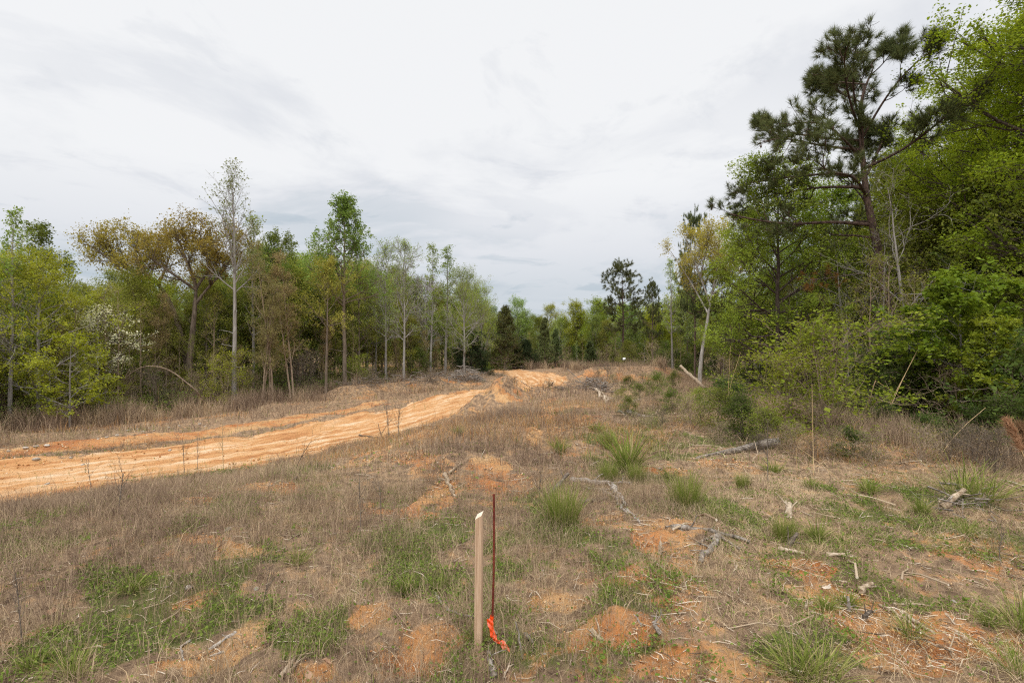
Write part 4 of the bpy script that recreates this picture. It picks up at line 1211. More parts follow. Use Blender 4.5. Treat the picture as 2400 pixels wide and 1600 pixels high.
wood_fill(29, 1740, 2800, ['fill_green', 'fill_fresh', 'fill_olive', 'fill_green', 'fill_fresh'], 1.08, 1.6, (0, 200), 'dense green tree in the dark wood behind the big pine', 'trees behind the big pine')
wood_fill(17, 1740, 2800, ['fill_green', 'fill_olive', 'elm'], 1.6, 2.3, (40, 200), 'dense green tree in the dark wood behind the big pine', 'trees behind the big pine')


def trunks_fill(n, u0, u1, keys, d0, d1, hh, label, group):
    for i in range(n):
        u = u0 + (u1 - u0) * (i + rng.uniform(0, 1)) / n
        Y = np.interp(u, UE, YE) * rng.uniform(d0, d1)
        plant(keys[rng.integers(len(keys))], (u - 1200) / FPX * Y, Y, rng.uniform(*hh), label, name='sapling', cat='tree', group=group, var=int(rng.integers(3)), rng=rng)


trunks_fill(44, -250, 1130, ['sapling', 'sapling', 'tan_bud'], 0.97, 1.10, (2.6, 5.5), 'thin tan sapling with few leaves along the front of the left wood', 'thin saplings fronting the left wood')
trunks_fill(22, 1120, 1700, ['sapling', 'slim_green'], 0.97, 1.1, (2.5, 5.0), 'thin sapling along the wood beyond the right bank', 'thin saplings beyond the bank')
trunks_fill(26, 1720, 2600, ['sapling', 'grey_bare'], 0.98, 1.25, (2.5, 5.5), 'thin crooked sapling in the shade of the right wood', 'thin saplings in the right wood')


trunks_fill(16, 1690, 2150, ['sapling', 'grey_bare', 'sapling'], 0.84, 0.98, (2.2, 4.4), 'thin pale sapling in front of the right wood', 'thin pale saplings before the right wood')


def shrubs_fill(n, u0, u1, keys, d0, d1, hh, label, group):
    for i in range(n):
        u = u0 + (u1 - u0) * (i + rng.uniform(0, 1)) / n
        Y = np.interp(u, UE, YE) * rng.uniform(d0, d1)
        plant(keys[rng.integers(len(keys))], (u - 1200) / FPX * Y, Y, rng.uniform(*hh), label, name='shrub', cat='shrub', group=group, var=int(rng.integers(2)), rng=rng)


shrubs_fill(60, -250, 1130, ['shrub_green', 'shrub_twig', 'shrub_lime', 'shrub_dead', 'shrub_green', 'shrub_lime', 'shrub_twig'], 0.93, 1.06, (0.7, 2.2), 'leafy or twiggy shrub at the foot of the left wood', 'shrubs along the left wood')
shrubs_fill(36, 1120, 1680, ['shrub_green', 'shrub_twig', 'shrub_vine'], 0.96, 1.08, (0.8, 2.2), 'green shrub at the foot of the far wood', 'shrubs along the far wood')
shrubs_fill(50, 1700, 2650, ['shrub_vine', 'shrub_vine', 'shrub_green', 'shrub_twig'], 0.80, 1.1, (0.8, 1.9), 'dark green tangled shrub at the foot of the right wood', 'shrubs along the right wood')
S_ = lambda key, u, Y, vt, label, **kw: plant_px(key, u, Y, vt, label, name='shrub', cat='shrub', **kw)
S_('shrub_green', 1578, 21, 878, 'bright green leafy shrub beside the leaning pale log')
S_('shrub_green', 1480, 17, 912, 'low green shrub behind the pale fallen log', var=1, sx=1.6)
S_('shrub_green', 1540, 15, 945, 'low spreading green shrub left of the vine thicket', sx=1.6)
S_('shrub_vine', 1720, 12, 905, 'dark vine thicket in front of the feathery green trees', var=1, sx=1.4)
S_('shrub_vine', 1640, 14, 930, 'dark green shrub right of the leaning pale log', sx=1.5)
rng = np.random.default_rng(404)
for i, (u, v, hpx, key) in enumerate([(1440, 905, 24, 'shrub_twig'), (1475, 915, 26, 'shrub_green'), (1510, 905, 26, 'shrub_twig'), (1545, 925, 40, 'shrub_green'), (1500, 935, 28, 'shrub_green'), (1455, 940, 24, 'shrub_lime'),
                                   (1530, 960, 36, 'shrub_twig'), (1580, 965, 40, 'shrub_green'), (1640, 965, 46, 'shrub_lime'), (1470, 972, 34, 'shrub_green'), (1620, 1000, 56, 'shrub_twig'), (1680, 1005, 70, 'shrub_green'), (1550, 1000, 36, 'shrub_dead'),
                                   (1500, 1000, 34, 'shrub_twig'), (1740, 1030, 76, 'shrub_vine'), (1690, 1040, 44, 'shrub_twig'), (1800, 1048, 70, 'shrub_green'), (1780, 1060, 40, 'shrub_dead'), (1860, 1062, 60, 'shrub_twig'), (1950, 1075, 60, 'shrub_twig'),
                                   (2050, 1090, 70, 'shrub_twig'), (2150, 1085, 70, 'shrub_twig'), (2230, 1085, 64, 'shrub_dead'), (2330, 1110, 90, 'shrub_dead'), (2000, 1075, 56, 'shrub_vine'), (2280, 1090, 80, 'shrub_dead'), (1900, 1075, 40, 'shrub_dead')]):
    g_ = ground_at(u, v)
    plant(key, g_[0], g_[1], hpx / FPX * g_[1] * 1.05, 'low leafy or twiggy bush in the brush between field and right wood', name='shrub', cat='shrub', group='bushes between field and right wood', var=i % 2, sx=1.35, rng=rng)
S_('shrub_green', 770, 27, 895, 'fresh green shrub in front of the poplar trunk', var=1, sx=1.8)
S_('shrub_green', 1440, 14, 985, 'small green shrub beside the grey branch at the bank', var=1)
S_('shrub_lime', 1930, 9.6, 790, 'airy yellow-green shrub with long arching budding stems, before the big pine', sx=1.5)
S_('shrub_lime', 1850, 10.2, 860, 'lower airy yellow-green shrub left of the one with arching stems', var=1, sx=1.5)
S_('shrub_twig', 1905, 9.4, 960, 'bare twiggy shrub under the arching yellow-green one', sx=1.5)
for (u, Y, vt, i) in [(2060, 9.3, 965, 0), (2180, 8.6, 985, 1), (2300, 8.0, 975, 0), (2400, 7.4, 960, 1), (1980, 9.3, 990, 1), (1820, 9.3, 985, 0), (1760, 10.0, 980, 1), (2480, 6.8, 930, 0)]:
    S_('shrub_vine', u, Y, vt, 'dark honeysuckle thicket sprawling below the right wood', group='honeysuckle thickets below the right wood', var=i, sx=1.35)

# far wood seen between the trunks: one mass of leaves with depth
acc_f = Acc()
for (u0, u1, n, d0, d1, dv_) in ((-500, 1150, 90000, 1.7, 2.6, 25), (1130, 1600, 30000, 1.25, 1.8, 12), (1560, 2900, 60000, 2.0, 3.4, 60)):
    u = rng.uniform(u0, u1, n)
    Y = np.interp(u, UE, YE) * rng.uniform(d0, d1, n)
    x = (u - 1200) / FPX * Y
    gz = -1.3
    top = EYE - (np.interp(u, UC, VC) + dv_ - 800) / FPX * Y - gz
    top = top * (0.72 + 0.5 * fbm(x, Y, 3.5, 3, 201))
    z = gz + top * rng.uniform(0, 1, n) ** 0.8
    cl_ = fbm(x + z * 0.7, Y + z, 1.1, 3, 211)
    k_ = cl_ > 0.42
    c = np.stack([x, Y, z], -1)[k_]
    leaves(acc_f, c, 2, 0.22, 0.23, rng, 0.6, 0.9, 0.0, np.clip((cl_[k_] - 0.42) * 3, 0, 1))
tag(obj('far_woods', acc_f.mesh('far_woods', M['fill_far'] if 'fill_far' in M else M['olive'])), 'green depth of the woods seen between the nearer trunks', 'woods', kind='stuff')

# undergrowth: leaves and dry stems at the wood's foot
acc_u = Acc()
for (u0, u1, n, d0, d1, hh, sz) in ((-400, 1150, 70000, 0.92, 1.5, 0.8, 0.075), (1130, 1720, 50000, 0.95, 1.4, 0.7, 0.09), (1700, 2800, 90000, 0.86, 1.9, 0.9, 0.06)):
    u = rng.uniform(u0, u1, n)
    Y = np.interp(u, UE, YE) * (d0 + (d1 - d0) * rng.uniform(0, 1, n) ** 1.3)
    x = (u - 1200) / FPX * Y
    den = fbm(x, Y, 1.6, 3, 221)
    k_ = rng.uniform(0, 1, n) < sstep(0.36, 0.62, den)
    x, Y, den = x[k_], Y[k_], den[k_]
    z = height(x, Y) + rng.uniform(0, 1, len(x)) ** 1.4 * hh * (den * 2 - 0.35)
    leaves(acc_u, np.stack([x, Y, z], -1), 1, 0.03, sz, rng, 0.6, 0.9)
tag(obj('undergrowth', acc_u.mesh('undergrowth', M['vine_mix'])), 'low leafy undergrowth at the foot of the woods', 'undergrowth', kind='stuff')

# tall tawny broom grass along the wood edges
acc_b = Acc()
for (u0, u1, n, d0, d1, h0, w0) in ((-300, 1130, 70000, 0.82, 1.08, 0.75, 0.012), (1140, 1560, 26000, 0.86, 0.99, 0.9, 0.03), (1450, 2700, 90000, 0.52, 1.02, 0.55, 0.006)):
    u = rng.uniform(u0, u1, n)
    Y = np.interp(u, UE, YE) * rng.uniform(d0, d1, n)
    x = (u - 1200) / FPX * Y
    s, t = road_st(x, Y)
    den = fbm(x, Y, 1.0, 3, 231)
    k_ = (rng.uniform(0, 1, n) < sstep(0.42, 0.62, den)) & (np.abs(t) > half_w(Y) + 0.9)
    x, Y, den = x[k_], Y[k_], den[k_]
    k = len(x)
    tn = rng.normal(0.42, 0.13, k) + (fbm(x, Y, 0.8, 2, 241) - 0.45) * 0.9
    blades(acc_b, x, Y, height(x, Y), h0 * rng.uniform(0.4, 1.3, k) * (den + 0.4), w0 * rng.uniform(0.5, 1.2, k), np.abs(rng.normal(0.25, 0.4, k)), rng, np.clip(tn, 0, 0.86), 0.6)
tag(obj('broom_grass', acc_b.mesh('broom_grass', M['dry_grass'])), 'tall tawny dead grass along the edge of the woods', 'dry grass', kind='stuff')
#@@PART4
# ------------------------------------------------------------------ oaks with their limbs laid out one by one
def traced(name, label, base, Yd, trunk, limbs, r0, seed, leaf, bark, n1=8, l1=0.34, n2=5, l2=0.36, K=4, ls=0.10, sp=0.13, up=0.35, extra=6, exl=1.8, forward=0.0):
    rng = np.random.default_rng(seed)
    bx = (base - 1200) / FPX * Yd
    bz = float(height(np.array([bx]), np.array([Yd]))[0])
    org = np.array([bx, Yd, bz])
    root = empty(name, org)
    tag(root, label, 'tree')
    wood, crown = Acc(), Acc()
    TP = resample([at(u, v, Yd) + np.array([0, dy, 0]) for (u, v, dy) in trunk], 24) - org
    TP[0, 2] = min(TP[0, 2], -0.3)
    TR = r0 * (1 - np.linspace(0, 1, 24)) ** 0.6 * 0.7 + r0 * 0.3
    tubes(wood, TP[None], TR[None], 10)
    BP, BR = [], []
    for pts in limbs:
        q = np.array([at(u, v, Yd) + np.array([0, dy, 0]) for (u, v, dy) in pts]) - org
        BP.append(resample(q, 10))
        BR.append(r0 * 0.40 * np.linspace(1, 0.22, 10) + 0.008)
    BP, BR = np.array(BP), np.array(BR)
    tubes(wood, BP, BR, 7)
    PX, RX, _ = spawn(BP, BR, extra, rng, 0.3, 0.95, 0.85, 0.25, exl, 10, up, 0.14, 0.7)
    tubes(wood, PX, np.maximum(RX, .008), 5)
    BP, BR = np.concatenate([BP, PX]), np.concatenate([BR, RX])
    S1, R1, _ = spawn(BP, BR, n1, rng, 0.3, 1.0, 0.75, 0.25, exl * l1 * 1.2, 6, up, 0.15, 0.6)
    tubes(wood, S1, np.maximum(R1, .006), 4)
    S2, R2, _ = spawn(S1, R1, n2, rng, 0.2, 1.0, 0.7, 0.3, l2, 4, up * 0.6, 0.18, 0.7)
    tubes(wood, S2, np.maximum(R2 * .6, .003), 3)
    A = np.concatenate([S2[:, -1], S2[:, 2], S1[:, -1]])
    C = np.clip(0.5 + rng.normal(0, 0.25, len(A)), 0, 1)
    leaves(crown, A, K, sp, ls, rng, 0.6, 0.9, 0.0, C)
    obj('trunk', wood.mesh('trunk', M[bark], True), root)
    obj('crown', crown.mesh('crown', M[leaf]), root)
    return root


traced('oak_tree', 'leaning oak with domed golden crown on a bent dark limb, farther from the bare tree', 445, 25.5,
       [(448, 940, 0), (442, 880, 0), (425, 780, 0), (398, 705, 0), (372, 666, 0), (350, 655, 0)],
       [[(375, 668, 0), (321, 645, .3), (277, 640, .4), (243, 609, .6)], [(365, 664, 0), (330, 610, -.5), (338, 552, -.4)], [(345, 653, 0), (305, 610, .8), (285, 560, .9)],
        [(372, 666, 0), (372, 610, .7), (375, 562, .9)], [(321, 645, .3), (290, 600, -.8), (262, 572, -1)], [(350, 655, 0), (325, 600, 1.2), (318, 552, 1.5)], [(350, 655, 0), (310, 625, -1.2), (275, 590, -1.6)]],
       0.16, 301, 'gold', 'bark_brown', exl=0.95, extra=5, n1=7, K=4, ls=0.080, sp=0.10)
traced('oak_tree', 'upright oak with wide golden crown forking in two, directly left of the bare tree', 437, 24.5,
       [(437, 950, 0), (440, 880, 0), (450, 790, 0), (457, 720, 0), (460, 672, 0)],
       [[(460, 675, 0), (445, 640, .3), (415, 600, .5), (392, 565, .7)], [(460, 675, 0), (452, 610, -.5), (432, 555, -.6)], [(456, 715, 0), (488, 665, .2), (520, 625, .4), (538, 575, .6)],
        [(488, 665, .2), (500, 600, -.5), (490, 552, -.8)], [(460, 675, 0), (470, 610, 1.0), (455, 556, 1.4)], [(488, 665, .2), (515, 650, -.8), (548, 610, -1.1)], [(460, 680, 0), (425, 640, -1), (395, 610, -1.5)],
        [(505, 640, .3), (515, 590, 1), (512, 552, 1.3)]],
       0.17, 302, 'gold', 'bark_brown', exl=0.95, extra=5, n1=7, K=4, ls=0.080, sp=0.10)
traced('oak_tree', 'golden-brown crowned oak with forked grey trunk at the corner of the right wood', 1640, 30,
       [(1640, 885, 0), (1644, 830, 0), (1655, 770, 0), (1664, 710, 0), (1668, 690, 0)],
       [[(1664, 710, 0), (1645, 650, .2), (1625, 590, .4), (1610, 545, .6)], [(1668, 690, 0), (1692, 640, .2), (1715, 590, .5)], [(1668, 690, 0), (1672, 620, -.8), (1670, 550, -1)], [(1660, 735, 0), (1630, 650, 1), (1590, 580, 1.4)],
        [(1690, 645, .2), (1700, 590, 1), (1695, 550, 1.3)], [(1645, 650, .2), (1640, 590, -1), (1650, 535, -1.4)], [(1668, 690, 0), (1710, 655, -.8), (1740, 615, -1)]],
       0.115, 303, 'gold', 'bark_grey', exl=0.95, extra=5, n1=8, K=4, ls=0.08, sp=0.15)

# ------------------------------------------------------------------ logs, branches and sticks lying on the cleared ground
STICK_N = [0]


def polyline(pts):
    """pixels (u, v) on the ground; (u, v, dY) hang in the air at the first point's depth + dY"""
    out, y0 = [], None
    for p in pts:
        if len(p) == 2:
            q = ground_at(*p)
        else:
            q = at(p[0], p[1], y0 + p[2])
        if y0 is None:
            y0 = q[1]
        out.append(q)
    return np.array(out), y0


def stick(name, label, cat, mat, chains, rad, group=None, n=12, lump=0.11, sides=8, lift=0.6, taper=0.55):
    """one dead piece of wood: chains of pixel points, each with its own thickness factor"""
    STICK_N[0] += 1
    rng = np.random.default_rng(500 + STICK_N[0])
    a = Acc()
    org = None
    for ch in chains:
        k, pts = (ch[0], ch[1]) if isinstance(ch[0], (int, float)) else (1.0, ch)
        q, y0 = polyline(pts)
        q = resample(q, n) if len(q) > 2 else np.stack([np.linspace(q[0, i], q[1, i], n) for i in range(3)], -1)
        for i, p in enumerate(pts):
            pass
        if all(len(p) == 2 for p in pts):
            q[:, 2] = np.maximum(q[:, 2], height(q[:, 0], q[:, 1])) + rad * k * lift
            # dead wood is stiff: only follow the ground loosely
            q[:, 2] = 0.35 * q[:, 2] + 0.65 * np.maximum(np.linspace(q[0, 2], q[-1, 2], n), q[:, 2])
        L = np.linalg.norm(q[-1] - q[0])
        q[1:-1] += rng.normal(0, 0.012 * L, (n - 2, 3)) * np.array([1, 1, 0.5])
        if org is None:
            org = q[0].copy()
        r = rad * k * np.linspace(1, taper, n) * (1 + rng.normal(0, lump, n))
        P, R = (q - org)[None], np.maximum(r, 0.0015)[None]
        tubes(a, P, R, sides, None, True)
        # broken-off twig stubs
        if rad * k > 0.006:
            s1, r1_, _ = spawn(P, R, 3, rng, 0.15, 0.9, 0.9, 0.3, rad * k * 5, 4, 0.1, 0.2, 0.4)
            tubes(a, s1, np.maximum(r1_, .001), 5, None, True)
    o = obj(name, a.mesh(name, M[mat], True))
    o.location = org
    return tag(o, label, cat, group)


ST = [
    # name, label, material, thickness (m), chains
    ('branch', 'pale forked branch lying below the red dirt patch, left of the leaning dark stick', 'wood_pale', .028, [[(1043, 1113), (1052, 1140), (1070, 1168)], (.7, [(1049, 1112), (1062, 1100, .1), (1080, 1084, .3)]), (.6, [(1026, 1124), (1050, 1128), (1074, 1123)])]),
    ('stick', 'dark brown stick leaning up out of the grass beyond the rusty rod', 'wood_dark', .030, [[(1283, 1166), (1305, 1140, .1), (1332, 1109, .25)]]),
    ('log', 'gnarled grey log lying crosswise below the largest green tuft', 'wood_grey', .042, [[(1340, 1130), (1385, 1136), (1430, 1136)], (.5, [(1430, 1136), (1480, 1133)]), (.4, [(1375, 1146), (1440, 1150)])]),
    ('branch', 'long bent pale branch pointing down from the gnarled grey log', 'wood_grey', .022, [[(1401, 1149), (1436, 1165), (1470, 1207)]]),
    ('branch', 'thick grey branch piece beside the long bent pale branch', 'wood_grey', .032, [[(1436, 1143), (1447, 1165), (1468, 1188)], (.5, [(1468, 1195), (1500, 1228)])]),
    ('stick', 'short dark stick left of the bent pale branch', 'wood_dark', .024, [[(1359, 1180), (1390, 1178), (1424, 1171)]]),
    ('root', 'twisted grey root spreading over the bare clay in several arms', 'wood_grey', .024, [[(1573, 1241), (1646, 1245), (1684, 1252), (1715, 1260), (1757, 1275)], (1.3, [(1684, 1262), (1662, 1295), (1640, 1325)]), (.6, [(1684, 1258), (1710, 1275), (1734, 1290)]), (.5, [(1684, 1255), (1650, 1270), (1640, 1278)]), (.6, [(1600, 1250), (1580, 1238), (1560, 1236)])]),
    ('wood_stub', 'pale upright wood stub on the bare clay left of the twisted root', 'wood_pale', .018, [[(1546, 1300), (1547, 1285, 0), (1548, 1268, .02)]]),
    ('stick', 'pale stick lying between the twisted root and the green tufts', 'wood_pale', .016, [[(1554, 1184), (1570, 1195), (1589, 1207)]]),
    ('root', 'curved grey root running into the orange bank behind the wooden stake', 'wood_grey', .011, [[(1019, 1390), (1042, 1425), (1080, 1446), (1122, 1448)]]),
    ('wood_stub', 'slanted pale wood stub right of the orange tape', 'wood_pale', .020, [[(1414, 1509), (1400, 1492, .02), (1386, 1474, .04)]]),
    ('stick', 'thin dark bent stick on the dirt hump right of the orange tape', 'wood_grey', .010, [[(1451, 1434), (1489, 1446), (1504, 1472)], (.6, [(1489, 1446), (1545, 1448)])]),
    ('wood_stub', 'short grey wood stub at the top of the dirt hump', 'wood_grey', .016, [[(1547, 1484), (1538, 1470, .01), (1531, 1456, .02)]]),
    ('stick', 'weathered stick standing out of weeds in front of the wooden stake', 'wood_grey', .017, [[(1160, 1600), (1150, 1565), (1145, 1536)]]),
    ('stick', 'pale twig with bent tip lying right of the weathered stick by the stake', 'wood_pale', .006, [[(1180, 1597), (1192, 1570), (1196, 1550)], (.8, [(1192, 1570), (1204, 1562)])]),
    ('stick', 'dark stick end poking from the clay right of the tape end', 'wood_dark', .014, [[(1229, 1493), (1240, 1503), (1250, 1515)]]),
    ('stick', 'thin upright grey stick between tape and clay hollow', 'wood_grey', .006, [[(1224, 1545), (1219, 1500, .05), (1208, 1455, .1)]]),
    ('wood_stub', 'pale round stub standing behind the two bright tufts', 'wood_pale', .032, [[(1847, 1212), (1849, 1195, 0), (1851, 1177, .03)]]),
    ('stick', 'dark brown stick leaning beside the darker bright tuft', 'wood_dark', .024, [[(1845, 1283), (1855, 1268, 0), (1868, 1249, .05)]]),
    ('stick', 'tan stick lying flat below the leaning dark brown one', 'wood_pale', .020, [[(1826, 1291), (1855, 1297), (1883, 1302)]]),
    ('stick', 'long tan stick lying flat right of the dirt lump', 'wood_pale', .017, [[(1937, 1304), (1965, 1307), (1998, 1308)]]),
    ('branch', 'pale crossed branch propped in front of the long-bladed tuft at right', 'wood_pale', .034, [[(2208, 1190), (2232, 1168, 0), (2260, 1147, .1)], (.5, [(2200, 1180), (2230, 1165)])]),
    ('branch', 'grey branch lying to the right of the pale crossed one', 'wood_grey', .028, [[(2250, 1163), (2285, 1173), (2319, 1180)], (.6, [(2285, 1190), (2310, 1183)])]),
    ('stick', 'smooth pale round stick lying across the bare red clay', 'wood_pale', .0105, [[(2094, 1420), (2140, 1421), (2182, 1424)]]),
    ('stick', 'short pale stick slanting below the smooth round one', 'wood_pale', .010, [[(2212, 1440), (2226, 1456), (2239, 1470)]]),
    ('branch', 'long split tan branch lying down the clay slope at lower right', 'wood_pale', .013, [[(2063, 1421), (2100, 1440), (2128, 1459)], (1.1, [(2115, 1440), (2155, 1468), (2193, 1497)]), (.7, [(2128, 1459), (2160, 1490), (2190, 1500)]), (.6, [(2150, 1495), (2190, 1515), (2235, 1528)])]),
    ('wood_chunk', 'thick tan wood chunk at the upper end of the split branch', 'wood_pale', .024, [[(2017, 1390), (2030, 1380), (2044, 1372)]]),
    ('wood_stub', 'thin pale upright stub above the small white leaf', 'wood_pale', .008, [[(1799, 1408), (1798, 1398, 0), (1796, 1388, 0)]]),
    ('wood_stub', 'small pale upright stub on the clay right of the twisted root', 'wood_pale', .012, [[(1719, 1346), (1723, 1335, 0), (1728, 1324, .02)]]),
    ('wood_stub', 'pale wood splinter standing below the white curled leaf', 'wood_pale', .010, [[(1887, 1427), (1890, 1417, 0), (1892, 1406, .02)]]),
    ('wood_stub', 'grey upright splinter right of the pale standing one', 'wood_grey', .011, [[(1990, 1434), (1989, 1415, 0), (1988, 1396, .02)]]),
    ('stick', 'dark flat stick end beside the split tan branch', 'wood_dark', .014, [[(2025, 1450), (2034, 1442), (2045, 1434)]]),
    ('stick', 'long thin tan splinter on the clay above the small white leaf', 'wood_pale', .006, [[(1785, 1366), (1803, 1376), (1822, 1389)]]),
    ('stick', 'grey split stick on the pale clay patch at lower left', 'wood_grey', .013, [[(551, 1490), (520, 1510), (490, 1528)], (.5, [(524, 1530), (507, 1535), (492, 1540)])]),
    ('stick', 'thin crooked grey stick on the pale clay left of the split stick', 'wood_grey', .007, [[(445, 1507), (424, 1520), (424, 1543), (429, 1555), (425, 1570)]]),
    ('root', 'pale frayed root end at the bottom edge left of the stake', 'wood_pale', .014, [[(655, 1598), (675, 1575), (689, 1547)], (.6, [(672, 1580), (685, 1570), (697, 1552)])]),
    ('log', 'pale fallen log among brush at the left end of the green bank', 'wood_pale', .065, [[(1388, 910), (1404, 928), (1421, 947)], (.4, [(1404, 918), (1414, 926), (1425, 937)]), (.5, [(1418, 944), (1428, 934, 0)])]),
    ('branch', 'long grey branch lying over green weeds below the pale fallen log', 'wood_grey', .05, [[(1455, 954), (1478, 948), (1502, 939)]]),
    ('branch', 'grey branch sticking out of the brush under the long grey one', 'wood_grey', .06, [[(1468, 968), (1490, 975), (1512, 982)], (.6, [(1450, 965), (1470, 978)])]),
    ('wood_stub', 'dark bent stump stem standing right of the pale fallen log', 'wood_dark', .05, [[(1403, 915), (1401, 905, 0), (1398, 896, .1)]]),
    ('branch', 'dark dead branch with upright twigs at the near edge of the track', 'wood_dark', .022, [[(842, 1020), (870, 1026), (902, 1028)], (.6, [(896, 1028), (890, 1010, 0), (886, 992, .1)]), (.5, [(888, 1008, 0), (897, 998, .1)] if False else [(893, 1020), (898, 1010, 0), (906, 996, .1)])]),
    ('stick', 'thin pale stick lying flat in grass near the track edge', 'wood_pale', .02, [[(985, 998), (1010, 999), (1032, 1000)]]),
    ('stick', 'dark twisted stick end on the strip of bare clay at left', 'wood_dark', .02, [[(690, 1128), (700, 1118), (708, 1112)]]),
]
for (nm, lab, mt, rad, chains) in ST:
    stick(nm, lab, {'log': 'log', 'root': 'root', 'branch': 'branch', 'wood_stub': 'wood stub', 'wood_chunk': 'wood chunk'}.get(nm, 'stick'), mt, chains, rad)

# pale trunk leaning from the brush on the right bank
a = Acc()
b0 = at(1654, 911, 24.0)
b1 = at(1595, 858, 25.5)
P = np.linspace(b0, b1, 14) + np.random.default_rng(4).normal(0, 0.012, (14, 3))
tubes(a, (P - b0)[None], (np.linspace(.085, .07, 14) * (1 + np.random.default_rng(5).normal(0, .08, 14)))[None], 9, None, True)
o = obj('log', a.mesh('log', M['wood_pale'], True))
o.location = b0
tag(o, 'long pale barkless log leaning out of the brush below the right wood', 'log')

# hollow half-rotten log in front of the thicket
rng = np.random.default_rng(8)
q, _ = polyline([(1630, 1074), (1707, 1064), (1761, 1056), (1820, 1050)])
q = resample(q, 26)
q[:, 2] += np.linspace(0.0, 0.10, 26)
a, b = Acc(), Acc()
na = 15
ang = np.linspace(-0.45, 3.35, na)
T = nrm(np.gradient(q, axis=0))
side = nrm(np.cross(T, np.array([0, 0, 1.0])))
upv = np.cross(side, T)
rr = np.linspace(.022, .072, 26)[:, None] * (1 + 0.28 * (fbm(np.arange(26)[:, None] * 0.9, np.arange(na)[None] * 0.8 + np.zeros((26, 1)), 1.4, 3, 9) - 0.5) * 3.2)
for acc_, kk in ((a, 1.0), (b, 0.84)):
    V = q[:, None] + rr[..., None] * kk * (np.cos(ang)[None, :, None] * side[:, None] + np.sin(ang)[None, :, None] * upv[:, None]) - q[0]
    i, j = np.meshgrid(np.arange(25), np.arange(na - 1), indexing='ij')
    acc_.add(V, np.stack([i * na + j, i * na + j + 1, (i + 1) * na + j + 1, (i + 1) * na + j], -1).reshape(-1, 4))
lg = empty('hollow_log', q[0])
tag(lg, 'broken weathered hollow log half sunk in dry grass before the thicket', 'log')
obj('shell', a.mesh('shell', M['wood_grey'], True), lg)
obj('rotten_core', b.mesh('rotten_core', M['wood_dark'], True), lg)

# ------------------------------------------------------------------ survey stake, rusty rod, tape
M['stake'] = mat_wood('stake', [(0.28, (0.15, 0.085, 0.048)), (0.45, (0.33, 0.21, 0.128)), (0.6, (0.44, 0.30, 0.195)), (0.75, (0.52, 0.38, 0.26))], (150, 150, 5.0), 0.6, dist=0.003, rough=0.8)
M['stake_end'] = mat_wood('stake_end', [(0.3, (0.50, 0.42, 0.32)), (0.7, (0.68, 0.60, 0.48))], (60, 60, 60), 0.2, dist=0.002)
M['rust'] = mat_wood('rust_metal', [(0.3, (0.065, 0.014, 0.010)), (0.5, (0.135, 0.028, 0.017)), (0.7, (0.22, 0.06, 0.03))], (90, 90, 40), 0.5, dist=0.002, rough=0.7)
sb = ground_at(1121, 1522)
Ys = sb[1]
top = at(1120, 1206, Ys)
stk = empty('survey_stake', sb, -0.42)
tag(stk, 'unpainted wooden survey stake driven into the orange dirt', 'stake')
a = Acc()
hgt = top[2] - sb[2]
w, d = 0.0185, 0.014
zz = np.linspace(-0.12, hgt, 10)
ring = np.array([(-w, -d + .0015), (-w + .0015, -d), (w - .0015, -d), (w, -d + .0015), (w, d - .0015), (w - .0015, d), (-w + .0015, d), (-w, d - .0015)])
V = np.array([[(x, y, z + (0.012 * (x / w) + 0.010 * (y / d) if k == 9 else 0)) for x, y in ring] for k, z in enumerate(zz)])
V[:, :, 0] += (0.006 * (zz / hgt))[:, None]
i, j = np.meshgrid(np.arange(9), np.arange(8), indexing='ij')
a.add(V, np.stack([i * 8 + j, i * 8 + (j + 1) % 8, (i + 1) * 8 + (j + 1) % 8, (i + 1) * 8 + j], -1).reshape(-1, 4))
obj('shaft', a.mesh('shaft', M['stake']), stk)
a = Acc()
c = V[9].mean(0)
a.add(np.vstack([V[9], c[None]]), None, [(k, (k + 1) % 8, 8) for k in range(8)])
obj('sawn_top', a.mesh('sawn_top', M['stake_end']), stk)

rb = ground_at(1152, 1508)
Yr = rb[1]
rt = at(1157, 1157, Yr)
rod = empty('steel_rod', rb)
tag(rod, 'rusty ribbed steel rod standing next to the wooden stake', 'rod')
a = Acc()
n = 240
f = np.linspace(-0.12, 1, n)
P = (rt - rb)[None] * f[:, None] + np.stack([0.006 * np.sin(f * 3.0), np.zeros(n), np.zeros(n)], -1)
R = 0.0058 + 0.0011 * (np.sin(np.arange(n) * np.pi / 1.5) > 0.2)
tubes(a, P[None], R[None], 10, None, True)
obj('shaft', a.mesh('shaft', M['rust'], True), rod)

m, nn, l = new_mat('orange_tape')
out = N(nn, 'ShaderNodeOutputMaterial')
dfb = N(nn, 'ShaderNodeBsdfDiffuse', inp={'Color': (0.92, 0.095, 0.012, 1)})
trb = N(nn, 'ShaderNodeBsdfTranslucent', inp={'Color': (1.0, 0.14, 0.02, 1)})
gl = N(nn, 'ShaderNodeBsdfGlossy', inp={'Roughness': 0.35})
m1 = N(nn, 'ShaderNodeMixShader', inp={0: 0.35})
m2_ = N(nn, 'ShaderNodeMixShader', inp={0: 0.05})
l.new(dfb.outputs[0], m1.inputs[1])
l.new(trb.outputs[0], m1.inputs[2])
l.new(m1.outputs[0], m2_.inputs[1])
l.new(gl.outputs[0], m2_.inputs[2])
l.new(m2_.outputs[0], out.inputs[0])
rng = np.random.default_rng(21)
pts = [at(1146, 1449, Yr - .015), at(1150, 1462, Yr - .02), at(1153, 1480, Yr - .025), at(1160, 1500, Yr - .03), at(1172, 1503, Yr - .035), at(1186, 1516, Yr - .05), at(1195, 1532, Yr - .06)]
q = resample(pts, 34)
T = nrm(np.gradient(q, axis=0))
